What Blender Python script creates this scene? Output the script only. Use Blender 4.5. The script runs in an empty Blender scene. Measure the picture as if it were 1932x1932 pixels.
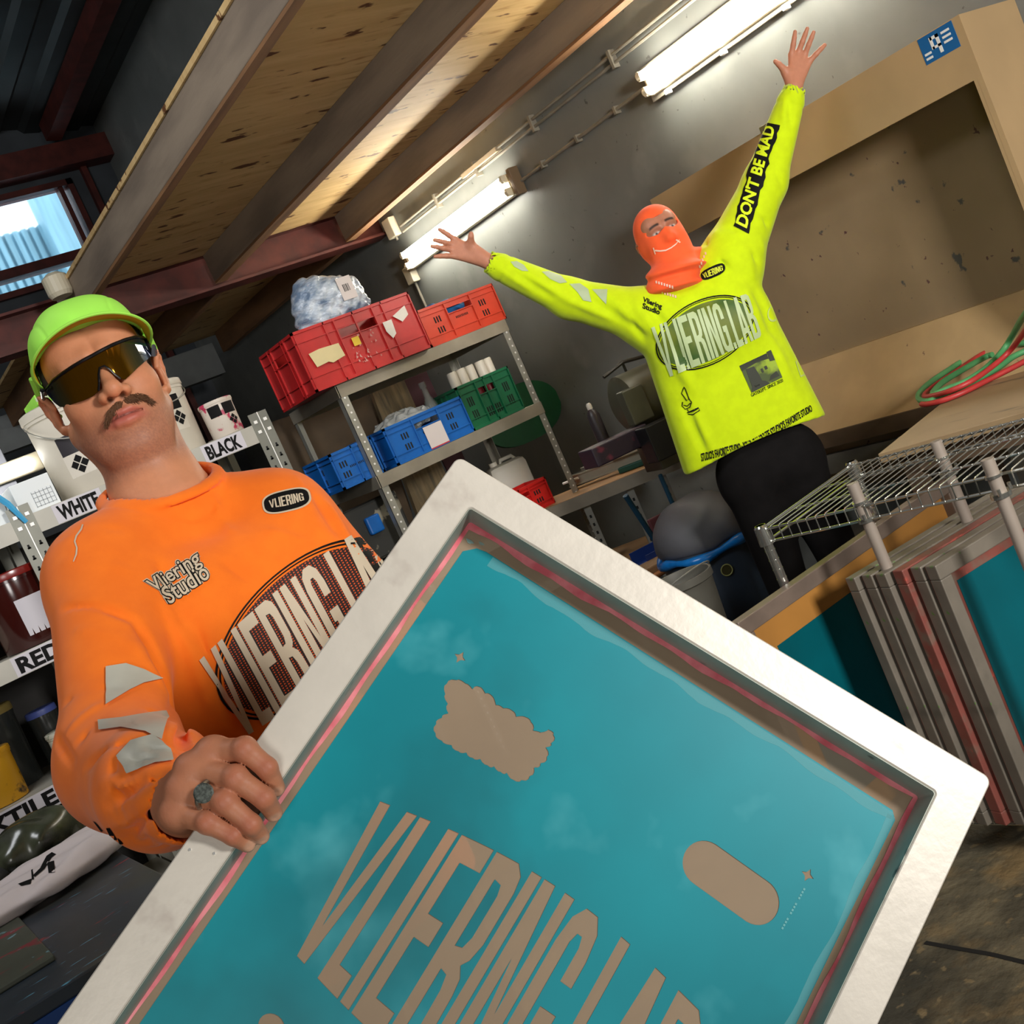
import bpy, bmesh, math, random
import numpy as np
from mathutils import Vector, Matrix
from mathutils.bvhtree import BVHTree
random.seed(7)
scene = bpy.context.scene
COL = scene.collection
PI = math.pi
# ------------------------------------------------------------------ camera
FPX = 2136.45                      # focal length in pixels of the 1932 frame
CY, CP, CR = math.radians(31.906), math.radians(-5.506), math.radians(-23.904)
CAM = np.array([0.0, 0.0, 1.45])
FW = np.array([math.sin(CY)*math.cos(CP), math.cos(CY)*math.cos(CP), math.sin(CP)])
_r = np.array([math.cos(CY), -math.sin(CY), 0.0]); _u = np.cross(_r, FW)
RT = math.cos(CR)*_r + math.sin(CR)*_u
UP = -math.sin(CR)*_r + math.cos(CR)*_u
cd = bpy.data.cameras.new('camera'); cam = bpy.data.objects.new('camera', cd); COL.objects.link(cam)
cd.sensor_width = 36.0; cd.sensor_fit = 'HORIZONTAL'; cd.lens = 36.0*FPX/1932.0; cd.clip_start = 0.02; cd.clip_end = 200
mw = Matrix(((RT[0], UP[0], -FW[0], CAM[0]), (RT[1], UP[1], -FW[1], CAM[1]), (RT[2], UP[2], -FW[2], CAM[2]), (0, 0, 0, 1)))
cam.matrix_world = mw
scene.camera = cam
# ------------------------------------------------------------------ world, lights, exposure
scene.view_settings.view_transform = 'Standard'; scene.view_settings.look = 'None'
scene.view_settings.exposure = 0.0; scene.view_settings.gamma = 1.0
w = bpy.data.worlds.new('world'); scene.world = w; w.use_nodes = True
w.node_tree.nodes['Background'].inputs[0].default_value = (0.80, 0.92, 1.0, 1); w.node_tree.nodes['Background'].inputs[1].default_value = 2.6
def area(name, loc, target, size, power, color=(1, 1, 1), sy=None):
    l = bpy.data.lights.new(name, 'AREA'); l.energy = power; l.size = size; l.color = color
    if sy: l.shape = 'RECTANGLE'; l.size_y = sy
    o = bpy.data.objects.new(name, l); COL.objects.link(o); o.location = loc
    d = Vector(target)-Vector(loc); o.rotation_euler = d.to_track_quat('-Z', 'Y').to_euler(); return o
fl = area('flash_softbox', (1.25, -1.75, 2.0), (3.1, 3.0, 2.0), 0.6, 71, (1.0, 0.97, 0.93)); fl.data.spread = math.radians(112)
area('fill_light', (-1.3, -1.2, 1.3), (2.0, 3.9, 2.1), 0.8, 26, (1.0, 0.97, 0.93))  # unseen fill light, added to lift the joists and ceiling
area('upper_wall_fill', (-0.9, 2.0, 4.3), (3.2, 6.5, 3.3), 1.8, 95, (0.95, 0.97, 1.0))  # unseen area light, aimed to brighten the upper grey wall

# ------------------------------------------------------------------ pixel / world helpers
def ray(px, py): return FW + RT*(px-966)/FPX - UP*(py-966)/FPX
def dep(px, py, t): return CAM + ray(px, py)*t
def at(px, py, ax, v):
    d = ray(px, py); i = 'xyz'.index(ax); return CAM + d*(v-CAM[i])/d[i]
def cc(x, y, z): return CAM + RT*x + FW*y + UP*z          # camera-frame coordinates (right, into, up) to world
def nrm(v): v = np.array(v, float); return v/np.linalg.norm(v)
def srgb(r, g, b):
    f = lambda c: (c/255/12.92) if c/255 <= 0.04045 else ((c/255+0.055)/1.055)**2.4
    return (f(r), f(g), f(b), 1.0)

# ------------------------------------------------------------------ materials
MATS = {}
def mat(name, col, rough=0.6, metal=0.0, var=0.0, scale=8.0, col2=None, bump=0.0, bscale=60.0, stretch=(1, 1, 1), spec=0.5, alpha=1.0,
        trans=0.0, emit=None, estr=0.0, sss=0.0, vcol=False, coords='Object', ramp=(0.4, 0.65), detail=6.0, sheen=0.0):
    if name in MATS: return MATS[name]
    m = bpy.data.materials.new(name); m.use_nodes = True; N = m.node_tree.nodes; L = m.node_tree.links
    b = N['Principled BSDF']; c = srgb(*col)
    b.inputs['Base Color'].default_value = c; b.inputs['Roughness'].default_value = rough; b.inputs['Metallic'].default_value = metal
    b.inputs['Specular IOR Level'].default_value = spec; b.inputs['Alpha'].default_value = alpha
    b.inputs['Transmission Weight'].default_value = trans
    if sss: b.inputs['Subsurface Weight'].default_value = sss; b.inputs['Subsurface Radius'].default_value = (0.012, 0.005, 0.003); b.inputs['Subsurface Scale'].default_value = 1.0
    if sheen: b.inputs['Sheen Weight'].default_value = sheen
    if emit: b.inputs['Emission Color'].default_value = srgb(*emit); b.inputs['Emission Strength'].default_value = estr
    tc = N.new('ShaderNodeTexCoord'); mp = N.new('ShaderNodeMapping'); mp.inputs['Scale'].default_value = stretch
    L.new(tc.outputs[coords], mp.inputs[0])
    if var or col2:
        n = N.new('ShaderNodeTexNoise'); n.inputs['Scale'].default_value = scale; n.inputs['Detail'].default_value = detail; L.new(mp.outputs[0], n.inputs[0])
        r = N.new('ShaderNodeValToRGB'); r.color_ramp.elements[0].position = ramp[0]; r.color_ramp.elements[1].position = ramp[1]
        c2 = srgb(*col2) if col2 else tuple(min(1, x*(1+var)) for x in c[:3])+(1,)
        c1 = c if col2 else tuple(x*(1-var) for x in c[:3])+(1,)
        r.color_ramp.elements[0].color = c1; r.color_ramp.elements[1].color = c2
        L.new(n.outputs[0], r.inputs[0]); src = r.outputs[0]
        if vcol: pass
        L.new(src, b.inputs['Base Color'])
    if vcol:
        a = N.new('ShaderNodeAttribute'); a.attribute_name = 'tint'
        if var or col2:
            mx = N.new('ShaderNodeMix'); mx.data_type = 'RGBA'; mx.blend_type = 'MULTIPLY'; mx.inputs[0].default_value = 1.0
            L.new(src, mx.inputs[6]); L.new(a.outputs[0], mx.inputs[7]); L.new(mx.outputs[2], b.inputs['Base Color'])
        else: L.new(a.outputs[0], b.inputs['Base Color'])
    if bump:
        n2 = N.new('ShaderNodeTexNoise'); n2.inputs['Scale'].default_value = bscale; n2.inputs['Detail'].default_value = 5; L.new(mp.outputs[0], n2.inputs[0])
        bp = N.new('ShaderNodeBump'); bp.inputs['Strength'].default_value = bump; bp.inputs['Distance'].default_value = 0.01
        L.new(n2.outputs[0], bp.inputs['Height']); L.new(bp.outputs[0], b.inputs['Normal'])
    MATS[name] = m; return m
def speckle(m, layers):
    """paint marks: extra noise layers (scale, lo, hi, colour, stretch) mixed over the base colour"""
    N = m.node_tree.nodes; L = m.node_tree.links; b = N['Principled BSDF']; inp = b.inputs['Base Color']
    tc = N.new('ShaderNodeTexCoord')
    for i, (sc, lo, hi, col, st) in enumerate(layers):
        mp = N.new('ShaderNodeMapping'); mp.inputs['Scale'].default_value = st; mp.inputs['Location'].default_value = (i*3.1, i*1.7, i*2.3); L.new(tc.outputs['Object'], mp.inputs[0])
        n = N.new('ShaderNodeTexNoise'); n.inputs['Scale'].default_value = sc; n.inputs['Detail'].default_value = 4; L.new(mp.outputs[0], n.inputs[0])
        r = N.new('ShaderNodeMapRange'); r.inputs[1].default_value = lo; r.inputs[2].default_value = hi; L.new(n.outputs[0], r.inputs[0])
        mx = N.new('ShaderNodeMix'); mx.data_type = 'RGBA'; L.new(r.outputs[0], mx.inputs[0])
        if inp.links: L.new(inp.links[0].from_socket, mx.inputs[6])
        else: mx.inputs[6].default_value = inp.default_value
        mx.inputs[7].default_value = srgb(*col); L.new(mx.outputs[2], inp)
    return m

# ------------------------------------------------------------------ objects
def tag(o, label=None, cat=None, group=None, kind=None):
    if label: o['label'] = label
    if cat: o['category'] = cat
    if group: o['group'] = group
    if kind: o['kind'] = kind
    return o
def thing(name, label, cat, loc, group=None):
    o = bpy.data.objects.new(name, None); o.empty_display_size = 0.05; COL.objects.link(o); o.location = Vector([float(x) for x in loc])
    return tag(o, label, cat, group)
def wloc(o):
    v = Vector((0, 0, 0))
    while o: v = v+o.location; o = o.parent
    return v
def mesh_obj(name, verts, faces, material, parent=None, smooth=False, mats=None, fmat=None, tint=None):
    me = bpy.data.meshes.new(name); off = wloc(parent) if parent else Vector((0, 0, 0))
    va = np.asarray(verts, float)-np.array(off); me.from_pydata(va.tolist(), [], [list(map(int, f)) for f in faces])
    for m in (mats or [material]): me.materials.append(m)
    if fmat is not None: me.polygons.foreach_set('material_index', fmat)
    if smooth is True: me.polygons.foreach_set('use_smooth', [True]*len(me.polygons))
    me.update()
    if tint is not None:
        a = me.color_attributes.new('tint', 'FLOAT_COLOR', 'POINT'); a.data.foreach_set('color', np.asarray(tint, float).ravel())
    o = bpy.data.objects.new(name, me); COL.objects.link(o)
    if parent: o.parent = parent
    if isinstance(smooth, (int, float)) and smooth is not True and smooth:
        me.polygons.foreach_set('use_smooth', [True]*len(me.polygons)); me.set_sharp_from_angle(angle=math.radians(smooth))
    return o
def frame_m(o, x, y, z): return np.array([x, y, z], float).T, np.array(o, float)
def rz(a): c, s = math.cos(a), math.sin(a); return np.array([[c, -s, 0], [s, c, 0], [0, 0, 1.0]])
class MB:
    def __init__(s, R=None, t=None): s.v = []; s.f = []; s.R = np.eye(3) if R is None else np.array(R, float); s.t = np.zeros(3) if t is None else np.array(t, float); s.fm = []; s.cm = 0
    def add(s, vs, fs):
        n = len(s.v); vs = np.asarray(vs, float)@s.R.T+s.t; s.v.extend(vs.tolist()); s.f.extend([[i+n for i in f] for f in fs]); s.fm.extend([s.cm]*len(fs)); return s
    def box(s, x0, x1, y0, y1, z0, z1, ch=0.0):
        if x1 < x0: x0, x1 = x1, x0
        if y1 < y0: y0, y1 = y1, y0
        if z1 < z0: z0, z1 = z1, z0
        if ch <= 0:
            v = [(x, y, z) for z in (z0, z1) for y in (y0, y1) for x in (x0, x1)]
            return s.add(v, [(0, 2, 3, 1), (4, 5, 7, 6), (0, 1, 5, 4), (2, 6, 7, 3), (0, 4, 6, 2), (1, 3, 7, 5)])
        c = min(ch, (x1-x0)*.45, (y1-y0)*.45, (z1-z0)*.45)
        bm = bmesh.new(); r = bmesh.ops.create_cube(bm, size=1.0)
        for q in bm.verts: q.co = Vector(((x0+x1)/2+q.co.x*(x1-x0), (y0+y1)/2+q.co.y*(y1-y0), (z0+z1)/2+q.co.z*(z1-z0)))
        bmesh.ops.bevel(bm, geom=bm.edges[:], offset=c, segments=2, affect='EDGES', profile=0.5)
        return s.bm(bm)
    def bm(s, bm):
        bm.verts.index_update(); s.add([v.co[:] for v in bm.verts], [[v.index for v in f.verts] for f in bm.faces]); bm.free(); return s
    def cyl(s, a, b, r0, r1=None, n=16, cap=True):
        a = np.array(a, float); b = np.array(b, float); r1 = r0 if r1 is None else r1
        d = nrm(b-a); h = np.array([0, 0, 1.0]) if abs(d[2]) < .9 else np.array([1.0, 0, 0]); u = nrm(np.cross(d, h)); w = np.cross(d, u)
        v = [a+r0*(math.cos(t)*u+math.sin(t)*w) for t in np.arange(n)*2*PI/n]+[b+r1*(math.cos(t)*u+math.sin(t)*w) for t in np.arange(n)*2*PI/n]
        f = [(i, (i+1) % n, n+(i+1) % n, n+i) for i in range(n)]
        if cap: f += [tuple(range(n))[::-1], tuple(range(n, 2*n))]
        return s.add(v, f)
    def tube(s, pts, r, n=8, closed=False):
        P = [np.array(p, float) for p in pts]; m = len(P); rr = r if hasattr(r, '__len__') else [r]*m; v = []; prev = None
        for i in range(m):
            a = P[(i-1) % m] if (closed or i > 0) else P[0]; b = P[(i+1) % m] if (closed or i < m-1) else P[-1]; d = nrm(b-a+1e-9)
            if prev is None: h = np.array([0, 0, 1.0]) if abs(d[2]) < .9 else np.array([1.0, 0, 0]); u = nrm(np.cross(d, h))
            else: u = prev-d*(prev@d); u = nrm(u)
            prev = u; w = np.cross(d, u)
            v += [P[i]+rr[i]*(math.cos(t)*u+math.sin(t)*w) for t in np.arange(n)*2*PI/n]
        f = [(i*n+j, i*n+(j+1) % n, ((i+1) % m)*n+(j+1) % n, ((i+1) % m)*n+j) for i in range(m if closed else m-1) for j in range(n)]
        if not closed: f += [tuple(range(n))[::-1], tuple(range((m-1)*n, m*n))]
        return s.add(v, f)
    def lathe(s, c, prof, n=28, sx=1, sy=1):
        c = np.array(c, float); v = []
        for r, z in prof: v += [c+np.array([r*sx*math.cos(t), r*sy*math.sin(t), z]) for t in np.arange(n)*2*PI/n]
        m = len(prof); f = [(i*n+j, i*n+(j+1) % n, (i+1)*n+(j+1) % n, (i+1)*n+j) for i in range(m-1) for j in range(n)]
        f += [tuple(range(n))[::-1], tuple(range((m-1)*n, m*n))]; return s.add(v, f)
    def prism(s, loop, ax, h):
        """loop of 3D points, extruded by vector h"""
        L = [np.array(p, float) for p in loop]; n = len(L); h = np.array(h, float)
        return s.add(L+[p+h for p in L], [tuple(range(n))[::-1], tuple(range(n, 2*n))]+[(i, (i+1) % n, n+(i+1) % n, n+i) for i in range(n)])
    def build(s, name, material, parent=None, smooth=False, mats=None):
        bmn = bmesh.new(); vs = [bmn.verts.new(v) for v in s.v]
        for f, k in zip(s.f, s.fm):
            try: q = bmn.faces.new([vs[i] for i in f]); q.material_index = k
            except ValueError: pass
        bmesh.ops.recalc_face_normals(bmn, faces=bmn.faces)
        bmn.verts.index_update(); V = [v.co[:] for v in bmn.verts]; F = [[v.index for v in f.verts] for f in bmn.faces]; K = [f.material_index for f in bmn.faces]; bmn.free()
        return mesh_obj(name, V, F, material, parent, smooth, mats, K if mats else None)
def struct(o): o['kind'] = 'structure'; return o

# ------------------------------------------------------------------ flat art: loops -> dense triangles
def fill2d(loops, grid=None):
    cu = bpy.data.curves.new('art', 'CURVE'); cu.dimensions = '2D'; cu.fill_mode = 'FRONT'
    for lp in loops:
        sp = cu.splines.new('POLY'); sp.points.add(len(lp)-1); sp.use_cyclic_u = True
        for i, (x, y) in enumerate(lp): sp.points[i].co = (x, y, 0, 1)
    return _curve_mesh(cu, grid)
def _curve_mesh(cu, grid):
    o = bpy.data.objects.new('art', cu); COL.objects.link(o); bpy.context.view_layer.update()
    dg = bpy.context.evaluated_depsgraph_get(); me = bpy.data.meshes.new_from_object(o.evaluated_get(dg))
    bm = bmesh.new(); bm.from_mesh(me); bmesh.ops.remove_doubles(bm, verts=bm.verts, dist=1e-6)
    bpy.data.objects.remove(o); bpy.data.curves.remove(cu); bpy.data.meshes.remove(me)
    if grid:
        xs = [v.co.x for v in bm.verts]; ys = [v.co.y for v in bm.verts]
        for ax, lo, hi in ((0, min(xs), max(xs)), (1, min(ys), max(ys))):
            g = math.floor(lo/grid)*grid+grid
            while g < hi:
                co = [0, 0, 0]; no = [0, 0, 0]; co[ax] = g; no[ax] = 1
                bmesh.ops.bisect_plane(bm, geom=bm.verts[:]+bm.edges[:]+bm.faces[:], plane_co=co, plane_no=no, dist=1e-7); g += grid
    bm.verts.index_update(); V = np.array([v.co[:2] for v in bm.verts]); F = [[v.index for v in f.verts] for f in bm.faces]; bm.free(); return V, F
def text2d(s, grid=None, bold=0.0, box=None, space=1.0, shear=0.0):
    cu = bpy.data.curves.new('txt', 'FONT'); cu.body = s; cu.size = 1.0; cu.offset = bold; cu.space_character = space; cu.shear = shear; cu.resolution_u = 3
    V, F = _curve_mesh(cu, None)
    if len(V) == 0: return V, F
    if box:   # fit into x0,x1,y0,y1
        lo = V.min(0); hi = V.max(0); V = (V-lo)/(hi-lo)*np.array([box[1]-box[0], box[3]-box[2]])+np.array([box[0], box[2]])
    if grid:
        bm = bmesh.new(); vs = [bm.verts.new((x, y, 0)) for x, y in V]
        for f in F:
            try: bm.faces.new([vs[i] for i in f])
            except ValueError: pass
        xs = V[:, 0]; ys = V[:, 1]
        for ax, lo, hi in ((0, xs.min(), xs.max()), (1, ys.min(), ys.max())):
            g = math.floor(lo/grid)*grid+grid
            while g < hi:
                co = [0, 0, 0]; no = [0, 0, 0]; co[ax] = g; no[ax] = 1
                bmesh.ops.bisect_plane(bm, geom=bm.verts[:]+bm.edges[:]+bm.faces[:], plane_co=co, plane_no=no, dist=1e-7); g += grid
        bm.verts.index_update(); V = np.array([v.co[:2] for v in bm.verts]); F = [[v.index for v in f.verts] for f in bm.faces]; bm.free()
    return V, F
def merge2d(parts):
    V = []; F = []; n = 0
    for v, f in parts: V.append(v); F += [[i+n for i in q] for q in f]; n += len(v)
    return np.concatenate(V), F
def flat_art(name, art, o, u, v, n, material, parent, off=0.0006):
    V, F = art; o, u, v, n = map(lambda a: np.array(a, float), (o, u, v, n))
    W = o+V[:, :1]*u+V[:, 1:2]*v+n*off
    return mesh_obj(name, W, F, material, parent)
def homog(quad):
    """unit square (0,0)(1,0)(1,1)(0,1) -> pixel quad"""
    A = []; B = []
    for (x, y), (X, Y) in zip(((0, 0), (1, 0), (1, 1), (0, 1)), quad):
        A.append([x, y, 1, 0, 0, 0, -X*x, -X*y]); B.append(X); A.append([0, 0, 0, x, y, 1, -Y*x, -Y*y]); B.append(Y)
    h = np.linalg.solve(np.array(A, float), np.array(B, float)); return np.append(h, 1).reshape(3, 3)
def bvh_of(objs):
    V = []; F = []
    for o in objs:
        n = len(V); off = wloc(o); V += [v.co+off for v in o.data.vertices]; F += [[i+n for i in p.vertices] for p in o.data.polygons]
    return BVHTree.FromPolygons(V, F)
def project_art(name, art, quad, bvh, material, parent, off=0.0012, maxd=None):
    """print a flat design on cloth: each point is carried along the line of sight to the cloth and lifted off it by a hair"""
    V, F = art; H = homog(quad); W = []; ok = []
    for x, y in V:
        p = H@np.array([x, y, 1.0]); d = ray(p[0]/p[2], p[1]/p[2]); d = Vector(nrm(d)); hit = bvh.ray_cast(Vector(CAM), d)
        if hit[0] is None or (maxd and hit[3] > maxd): W.append((0, 0, 0)); ok.append(False); continue
        nn = hit[1] if hit[1].dot(d) < 0 else -hit[1]
        W.append(tuple(hit[0]+(nn*0.5-d*0.5)*off*1.4)); ok.append(True)
    F2 = [f for f in F if all(ok[i] for i in f)]
    used = sorted({i for f in F2 for i in f}); mp = {i: k for k, i in enumerate(used)}
    if not used: return None
    return mesh_obj(name, [W[i] for i in used], [[mp[i] for i in f] for f in F2], material, parent, True)
def circ(cx, cy, rx, ry=None, n=40, a0=0): ry = ry or rx; return [(cx+rx*math.cos(t+a0), cy+ry*math.sin(t+a0)) for t in np.arange(n)*2*PI/n]
# condensed capitals on a unit-high cell: (width, loops)
S_ = 0.055
GL = {
 'V': (0.19, [[(0, 1), (.052, 1), (.095, .22), (.138, 1), (.19, 1), (.12, 0), (.07, 0)]]),
 'L': (0.13, [[(0, 0), (0, 1), (S_, 1), (S_, .13), (.13, .13), (.13, 0)]]),
 'I': (S_, [[(0, 0), (0, 1), (S_, 1), (S_, 0)]]),
 'E': (0.17, [[(0, 0), (0, 1), (.17, 1), (.17, .87), (.062, .87), (.062, .585), (.145, .585), (.145, .455), (.062, .455), (.062, .13), (.17, .13), (.17, 0)]]),
 'R': (0.175, [[(0, 0), (0, 1), (.12, 1), (.16, .95), (.172, .87), (.172, .6), (.155, .51), (.13, .47), (.16, .42), (.17, .34), (.178, 0), (.115, 0), (.108, .33), (.095, .4), (.06, .41), (.06, 0)], [(.06, .53), (.095, .54), (.11, .6), (.11, .82), (.098, .87), (.06, .88)]]),
 'N': (0.17, [[(0, 0), (0, 1), (.06, 1), (.115, .38), (.115, 1), (.17, 1), (.17, 0), (.112, 0), (.055, .62), (.055, 0)]]),
 'G': (0.175, [[(.175, .66), (.175, .8), (.16, .93), (.12, 1), (.055, 1), (.015, .93), (0, .8), (0, .2), (.015, .07), (.055, 0), (.11, 0), (.175, 0), (.175, .52), (.09, .52), (.09, .4), (.115, .4), (.115, .16), (.1, .12), (.075, .12), (.062, .17), (.062, .83), (.075, .88), (.1, .88), (.113, .83), (.113, .66)]]),
 '.': (0.05, [[(0, 0), (0, .13), (.05, .13), (.05, 0)]]),
 'A': (0.185, [[(0, 0), (.06, 1), (.125, 1), (.185, 0), (.128, 0), (.118, .2), (.067, .2), (.057, 0)], [(.075, .32), (.11, .32), (.0925, .68)]]),
 'B': (0.175, [[(0, 0), (0, 1), (.125, 1), (.165, .94), (.172, .86), (.172, .66), (.158, .57), (.135, .52), (.16, .47), (.175, .38), (.175, .14), (.165, .05), (.125, 0)], [(.06, .12), (.1, .12), (.113, .17), (.113, .38), (.1, .44), (.06, .44)], [(.06, .57), (.1, .57), (.11, .62), (.11, .82), (.1, .88), (.06, .88)]]),
}
def word_loops(s, gap=0.02, bulge=0.16, dens=8):
    """loops of a condensed word in a 0..1 by 0..1 cell, bulged like a barrel"""
    x = 0; loops = []
    tot = sum(GL[c][0]+gap for c in s)-gap
    for c in s:
        w_, lps = GL[c]
        for lp in lps:
            q = []
            for i in range(len(lp)):
                a = lp[i]; b = lp[(i+1) % len(lp)]
                k = dens if abs(a[0]-b[0]) > .03 or abs(a[1]-b[1]) > .3 else 1
                for j in range(k): t = j/k; q.append((x+a[0]+(b[0]-a[0])*t, a[1]+(b[1]-a[1])*t))
            loops.append([(p[0]/tot, .5+(p[1]-.5)*(1-bulge+bulge*math.sin(PI*p[0]/tot))) for p in q])
        x += w_+gap
    return loops
# ------------------------------------------------------------------ implicit surfaces (smooth unions of round cones and ellipsoids)
def smin(a, b, k):
    if k <= 0: return np.minimum(a, b)
    h = np.clip(.5+.5*(b-a)/k, 0, 1); return b*(1-h)+a*h-k*h*(1-h)
def smax(a, b, k): return -smin(-a, -b, k)
def d_cap(P, a, b, ra, rb=None):
    a = np.array(a, float); b = np.array(b, float); rb = ra if rb is None else rb
    ab = b-a; t = np.clip(((P-a)@ab)/(ab@ab+1e-12), 0, 1); return np.linalg.norm(P-a-t[:, None]*ab, axis=1)-(ra+(rb-ra)*t)
def d_sph(P, c, r): return np.linalg.norm(P-np.array(c, float), axis=1)-r
def d_ell(P, c, r, R=None):
    q = P-np.array(c, float)
    if R is not None: q = q@np.array(R, float)
    r = np.array(r, float); k0 = np.linalg.norm(q/r, axis=1); k1 = np.linalg.norm(q/(r*r), axis=1)+1e-9; return k0*(k0-1)/k1
def d_box(P, c, h, R=None, r=0.0):
    q = P-np.array(c, float)
    if R is not None: q = q@np.array(R, float)
    q = np.abs(q)-np.array(h, float)+r; return np.linalg.norm(np.maximum(q, 0), axis=1)+np.minimum(q.max(1), 0)-r
def crease(P, a, b, w, amp):
    a = np.array(a, float); b = np.array(b, float); ab = b-a; L = np.linalg.norm(ab); t = np.clip(((P-a)@ab)/(L*L), 0, 1)
    d = np.linalg.norm(P-a-t[:, None]*ab, axis=1); return amp*np.exp(-(d/w)**2)*np.sin(PI*np.clip(t, .02, .98))**.5
def sdf_mesh(fn, lo, hi, res, blk=6):
    lo = np.array(lo, float); hi = np.array(hi, float); nb = np.ceil((hi-lo)/(res*blk)).astype(int); n = nb*blk
    bc = [lo[i]+(np.arange(nb[i])+.5)*blk*res for i in range(3)]
    G = np.stack(np.meshgrid(*bc, indexing='ij'), -1).reshape(-1, 3)
    D = np.concatenate([fn(G[i:i+200000]) for i in range(0, len(G), 200000)])
    act = np.abs(D) < blk*res*1.75
    A = np.where(D > 0, 1.0, -1.0).reshape(nb).repeat(blk, 0).repeat(blk, 1).repeat(blk, 2).astype(np.float32)
    idx = np.argwhere(act.reshape(nb)); loc = np.stack(np.meshgrid(*[np.arange(blk)]*3, indexing='ij'), -1).reshape(-1, 3)
    for i in range(0, len(idx), 800):
        I = (idx[i:i+800, None, :]*blk+loc[None]).reshape(-1, 3); P = lo+(I+.5)*res; A[I[:, 0], I[:, 1], I[:, 2]] = fn(P)
    Sg = A < 0; nx, ny, nz = A.shape
    c = np.zeros((nx-1, ny-1, nz-1), np.int8)
    for dx in (0, 1):
        for dy in (0, 1):
            for dz in (0, 1): c += Sg[dx:nx-1+dx, dy:ny-1+dy, dz:nz-1+dz]
    cells = np.argwhere((c > 0) & (c < 8)); vid = -np.ones((nx-1, ny-1, nz-1), np.int64); vid[cells[:, 0], cells[:, 1], cells[:, 2]] = np.arange(len(cells))
    acc = np.zeros((len(cells), 3)); cnt = np.zeros(len(cells))
    corners = [(x, y, z) for x in (0, 1) for y in (0, 1) for z in (0, 1)]
    for a in corners:
        for k in range(3):
            if a[k]: continue
            b = list(a); b[k] = 1
            va = A[cells[:, 0]+a[0], cells[:, 1]+a[1], cells[:, 2]+a[2]]; vb = A[cells[:, 0]+b[0], cells[:, 1]+b[1], cells[:, 2]+b[2]]
            m = (va < 0) != (vb < 0); t = np.where(m, va/(va-vb+1e-12), 0); p = np.array(a)[None]+np.array([0., 0., 0.])[None]+np.eye(3)[k]*t[:, None]
            acc += np.where(m[:, None], p, 0); cnt += m
    V = lo+(cells+acc/cnt[:, None]+.5)*res
    F = []
    for k in range(3):
        sl0 = [slice(None)]*3; sl1 = [slice(None)]*3; sl0[k] = slice(0, A.shape[k]-1); sl1[k] = slice(1, A.shape[k])
        s0 = Sg[tuple(sl0)]; s1 = Sg[tuple(sl1)]; E = np.argwhere(s0 != s1)
        o1, o2 = [(1, 2), (2, 0), (0, 1)][k]
        E = E[(E[:, o1] > 0) & (E[:, o2] > 0) & (E[:, o1] < A.shape[o1]-1) & (E[:, o2] < A.shape[o2]-1)]
        flip = s0[E[:, 0], E[:, 1], E[:, 2]]
        q = []
        for (i, j) in ((1, 1), (0, 1), (0, 0), (1, 0)):
            e = E.copy(); e[:, o1] -= i; e[:, o2] -= j; q.append(vid[e[:, 0], e[:, 1], e[:, 2]])
        q = np.stack(q, 1); q[~flip] = q[~flip][:, ::-1]; F.append(q)
    F = np.concatenate(F); F = F[(F >= 0).all(1)]
    return V, F
def sdf_obj(name, fn, lo, hi, res, material, parent, tintfn=None, warp=None):
    V, F = sdf_mesh(fn, lo, hi, res)
    t = tintfn(V) if tintfn else None
    W = warp(V) if warp else V
    return mesh_obj(name, W, F, material, parent, True, tint=t)
def bounds(pts, pad): p = np.array(pts); return p.min(0)-pad, p.max(0)+pad
# ================================================================== THE ROOM
D = 3.7; YB = 9.63
def roofz(x): return 4.96+0.16*(D-x)
m_wall = speckle(mat('grey_painted_wall', (118, 120, 116), 0.42, var=0.10, scale=2.2, bump=0.25, bscale=7.0), [(3.0, .56, .72, (132, 133, 128), (1, 1, 1)), (28, .70, .74, (84, 84, 80), (1, 1, 1))])
m_back = mat('dark_back_wall', (62, 66, 70), 0.7, var=0.2, scale=3)
m_floor = speckle(mat('worn_floor', (86, 80, 64), 0.6, col2=(118, 108, 84), scale=9, bump=1.0, bscale=22, detail=12), [(6, .52, .66, (134, 112, 76), (1, 1, 1)), (3.3, .5, .66, (64, 62, 52), (1, 1, 1)), (30, .60, .68, (128, 112, 82), (1, 1, 1))])
struct(MB().box(-3, D+.2, -2.2, YB+.2, -.1, 0).build('floor', m_floor))
struct(MB().box(D, D+.2, -2.2, YB+.2, 0, 5.4).build('wall_right', m_wall))
struct(MB().box(-3.2, -3, -2.2, YB+.2, 0, 6.6).build('wall_left', m_wall))
struct(MB().box(-3.2, D+.2, -2.4, -2.2, 0, 6.6).build('wall_front', m_wall))
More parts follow.
